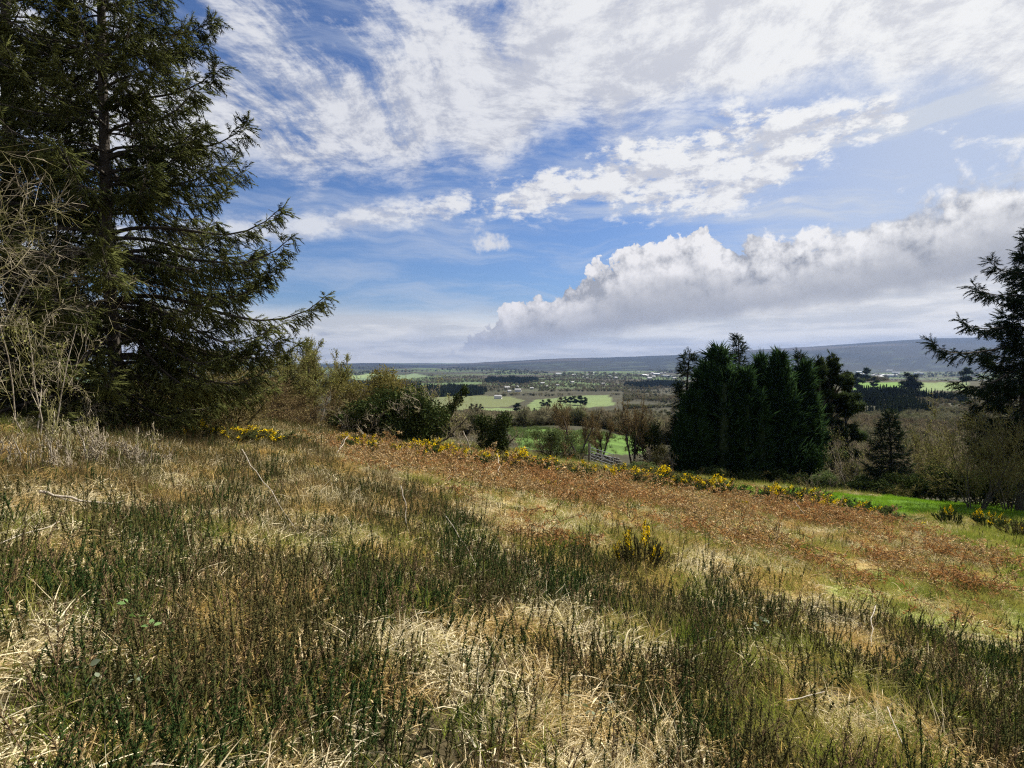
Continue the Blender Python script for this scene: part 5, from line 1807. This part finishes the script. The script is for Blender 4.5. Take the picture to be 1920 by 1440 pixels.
def house_meshes(w, d, h, rise, wallmat):
    """walls with a gabled top, an overhanging roof, window and door panels set proud of the wall"""
    x, y = w / 2, d / 2
    V = [(-x, -y, -1), (x, -y, -1), (x, y, -1), (-x, y, -1), (-x, -y, h), (x, -y, h), (x, y, h), (-x, y, h), (-x, 0, h + rise), (x, 0, h + rise)]
    wall = Geo().add(V, [(0, 1, 5, 4), (2, 3, 7, 6)]).add(V, [(1, 2, 6), (3, 0, 4)]).add(V, [(6, 9, 5), (4, 8, 7)])
    o, e = 0.4, 0.25
    s = (h - rise * o / y)
    R = [(-x - e, -y - o, s), (x + e, -y - o, s), (x + e, 0, h + rise + 0.05), (-x - e, 0, h + rise + 0.05), (x + e, y + o, s), (-x - e, y + o, s)]
    R2 = R + [(a, b, c + 0.18) for a, b, c in R]
    roof = Geo().add(R2, [(0, 1, 2, 3), (3, 2, 4, 5), (6, 7, 8, 9), (9, 8, 10, 11), (0, 1, 7, 6), (5, 4, 10, 11), (1, 2, 8, 7), (2, 4, 10, 8), (0, 3, 9, 6), (3, 5, 11, 9)])
    win = Geo()
    for k in range(max(2, int(w / 3))):
        cx = -x + (k + 0.5) * w / max(2, int(w / 3))
        win.add([(cx - 0.55, -y - 0.03, 0.9), (cx + 0.55, -y - 0.03, 0.9), (cx + 0.55, -y - 0.03, 2.1), (cx - 0.55, -y - 0.03, 2.1)], [(0, 1, 2, 3)])
    return wall.mesh('wall', [wallmat]), roof.mesh('roof', [MAT['slate'] if wallmat is MAT['render'] else MAT['shed']]), win.mesh('windows', [MAT['pane']])


HM = [house_meshes(11, 7, 3.6, 2.6, MAT['render']), house_meshes(15, 8, 5.4, 2.8, MAT['render']), house_meshes(38, 22, 7.0, 2.5, MAT['shed'])]
rg = np.random.default_rng(61)


def house(px, py, k, lab, grp, s=1.0):
    p = hit(px, py, 60)
    t = thing('house' if k < 2 else 'industrial_shed', lab, 'house' if k < 2 else 'shed', p, grp, rg.normal(0, 0.5))
    for me, nm in zip(HM[k], ('wall', 'roof', 'windows')):
        link(nm, me, t).scale = (s, s, s)


house(934, 748, 1, 'long white clubhouse beside the golf course', None, 0.62)
house(1131, 722, 0, 'white farmhouse alone right of the valley centre', None, 0.9)
house(1024, 727, 0, 'white cottage above the left end of the fairway', None, 0.8)
for px, py in ((953, 730), (972, 728), (957, 735), (968, 735), (1017, 721), (1048, 724), (1003, 716), (1072, 719), (1092, 716), (995, 730)):
    house(px + rg.normal(0, 2), py, rg.integers(0, 2), 'small white house among the trees of the mid valley', 'houses of the mid valley', rg.uniform(0.5, 0.75))
for k in range(44):
    if k < 24:
        px, py = rg.uniform(1040, 1265), rg.uniform(699, 712)
    else:
        px, py = rg.uniform(1600, 1740), rg.uniform(693, 709)
    big = rg.uniform() < (0.12 if k < 24 else 0.4)
    house(px, py, 2 if big else int(rg.integers(0, 2)), 'large pale industrial shed of the far town below the hills' if big else 'tiny white house of the far town below the hills', 'sheds of the far town' if big else 'houses of the far town', rg.uniform(0.8, 1.15))

# ------------------------------------------------------------------ the air
m = bpy.data.materials.new('haze')
m.use_nodes = True
m.node_tree.nodes.clear()
N = Nodes(m.node_tree)
o = N.new('ShaderNodeOutputMaterial')
v = N.new('ShaderNodeVolumePrincipled')
v.inputs['Color'].default_value = (0.165, 0.27, 0.54, 1.0)
v.inputs['Density'].default_value = 0.000055
v.inputs['Anisotropy'].default_value = 0.25
m.node_tree.links.new(v.outputs[0], o.inputs['Volume'])
bm = bmesh.new()
bmesh.ops.create_cube(bm, size=1.0)
me = bpy.data.meshes.new('haze')
bm.to_mesh(me)
bm.free()
me.materials.append(m)
hz = link('haze', me, loc=(0, 3900, 105), label='thin blue haze over the valley', kind='stuff')
hz.scale = (30000, 17200, 480)
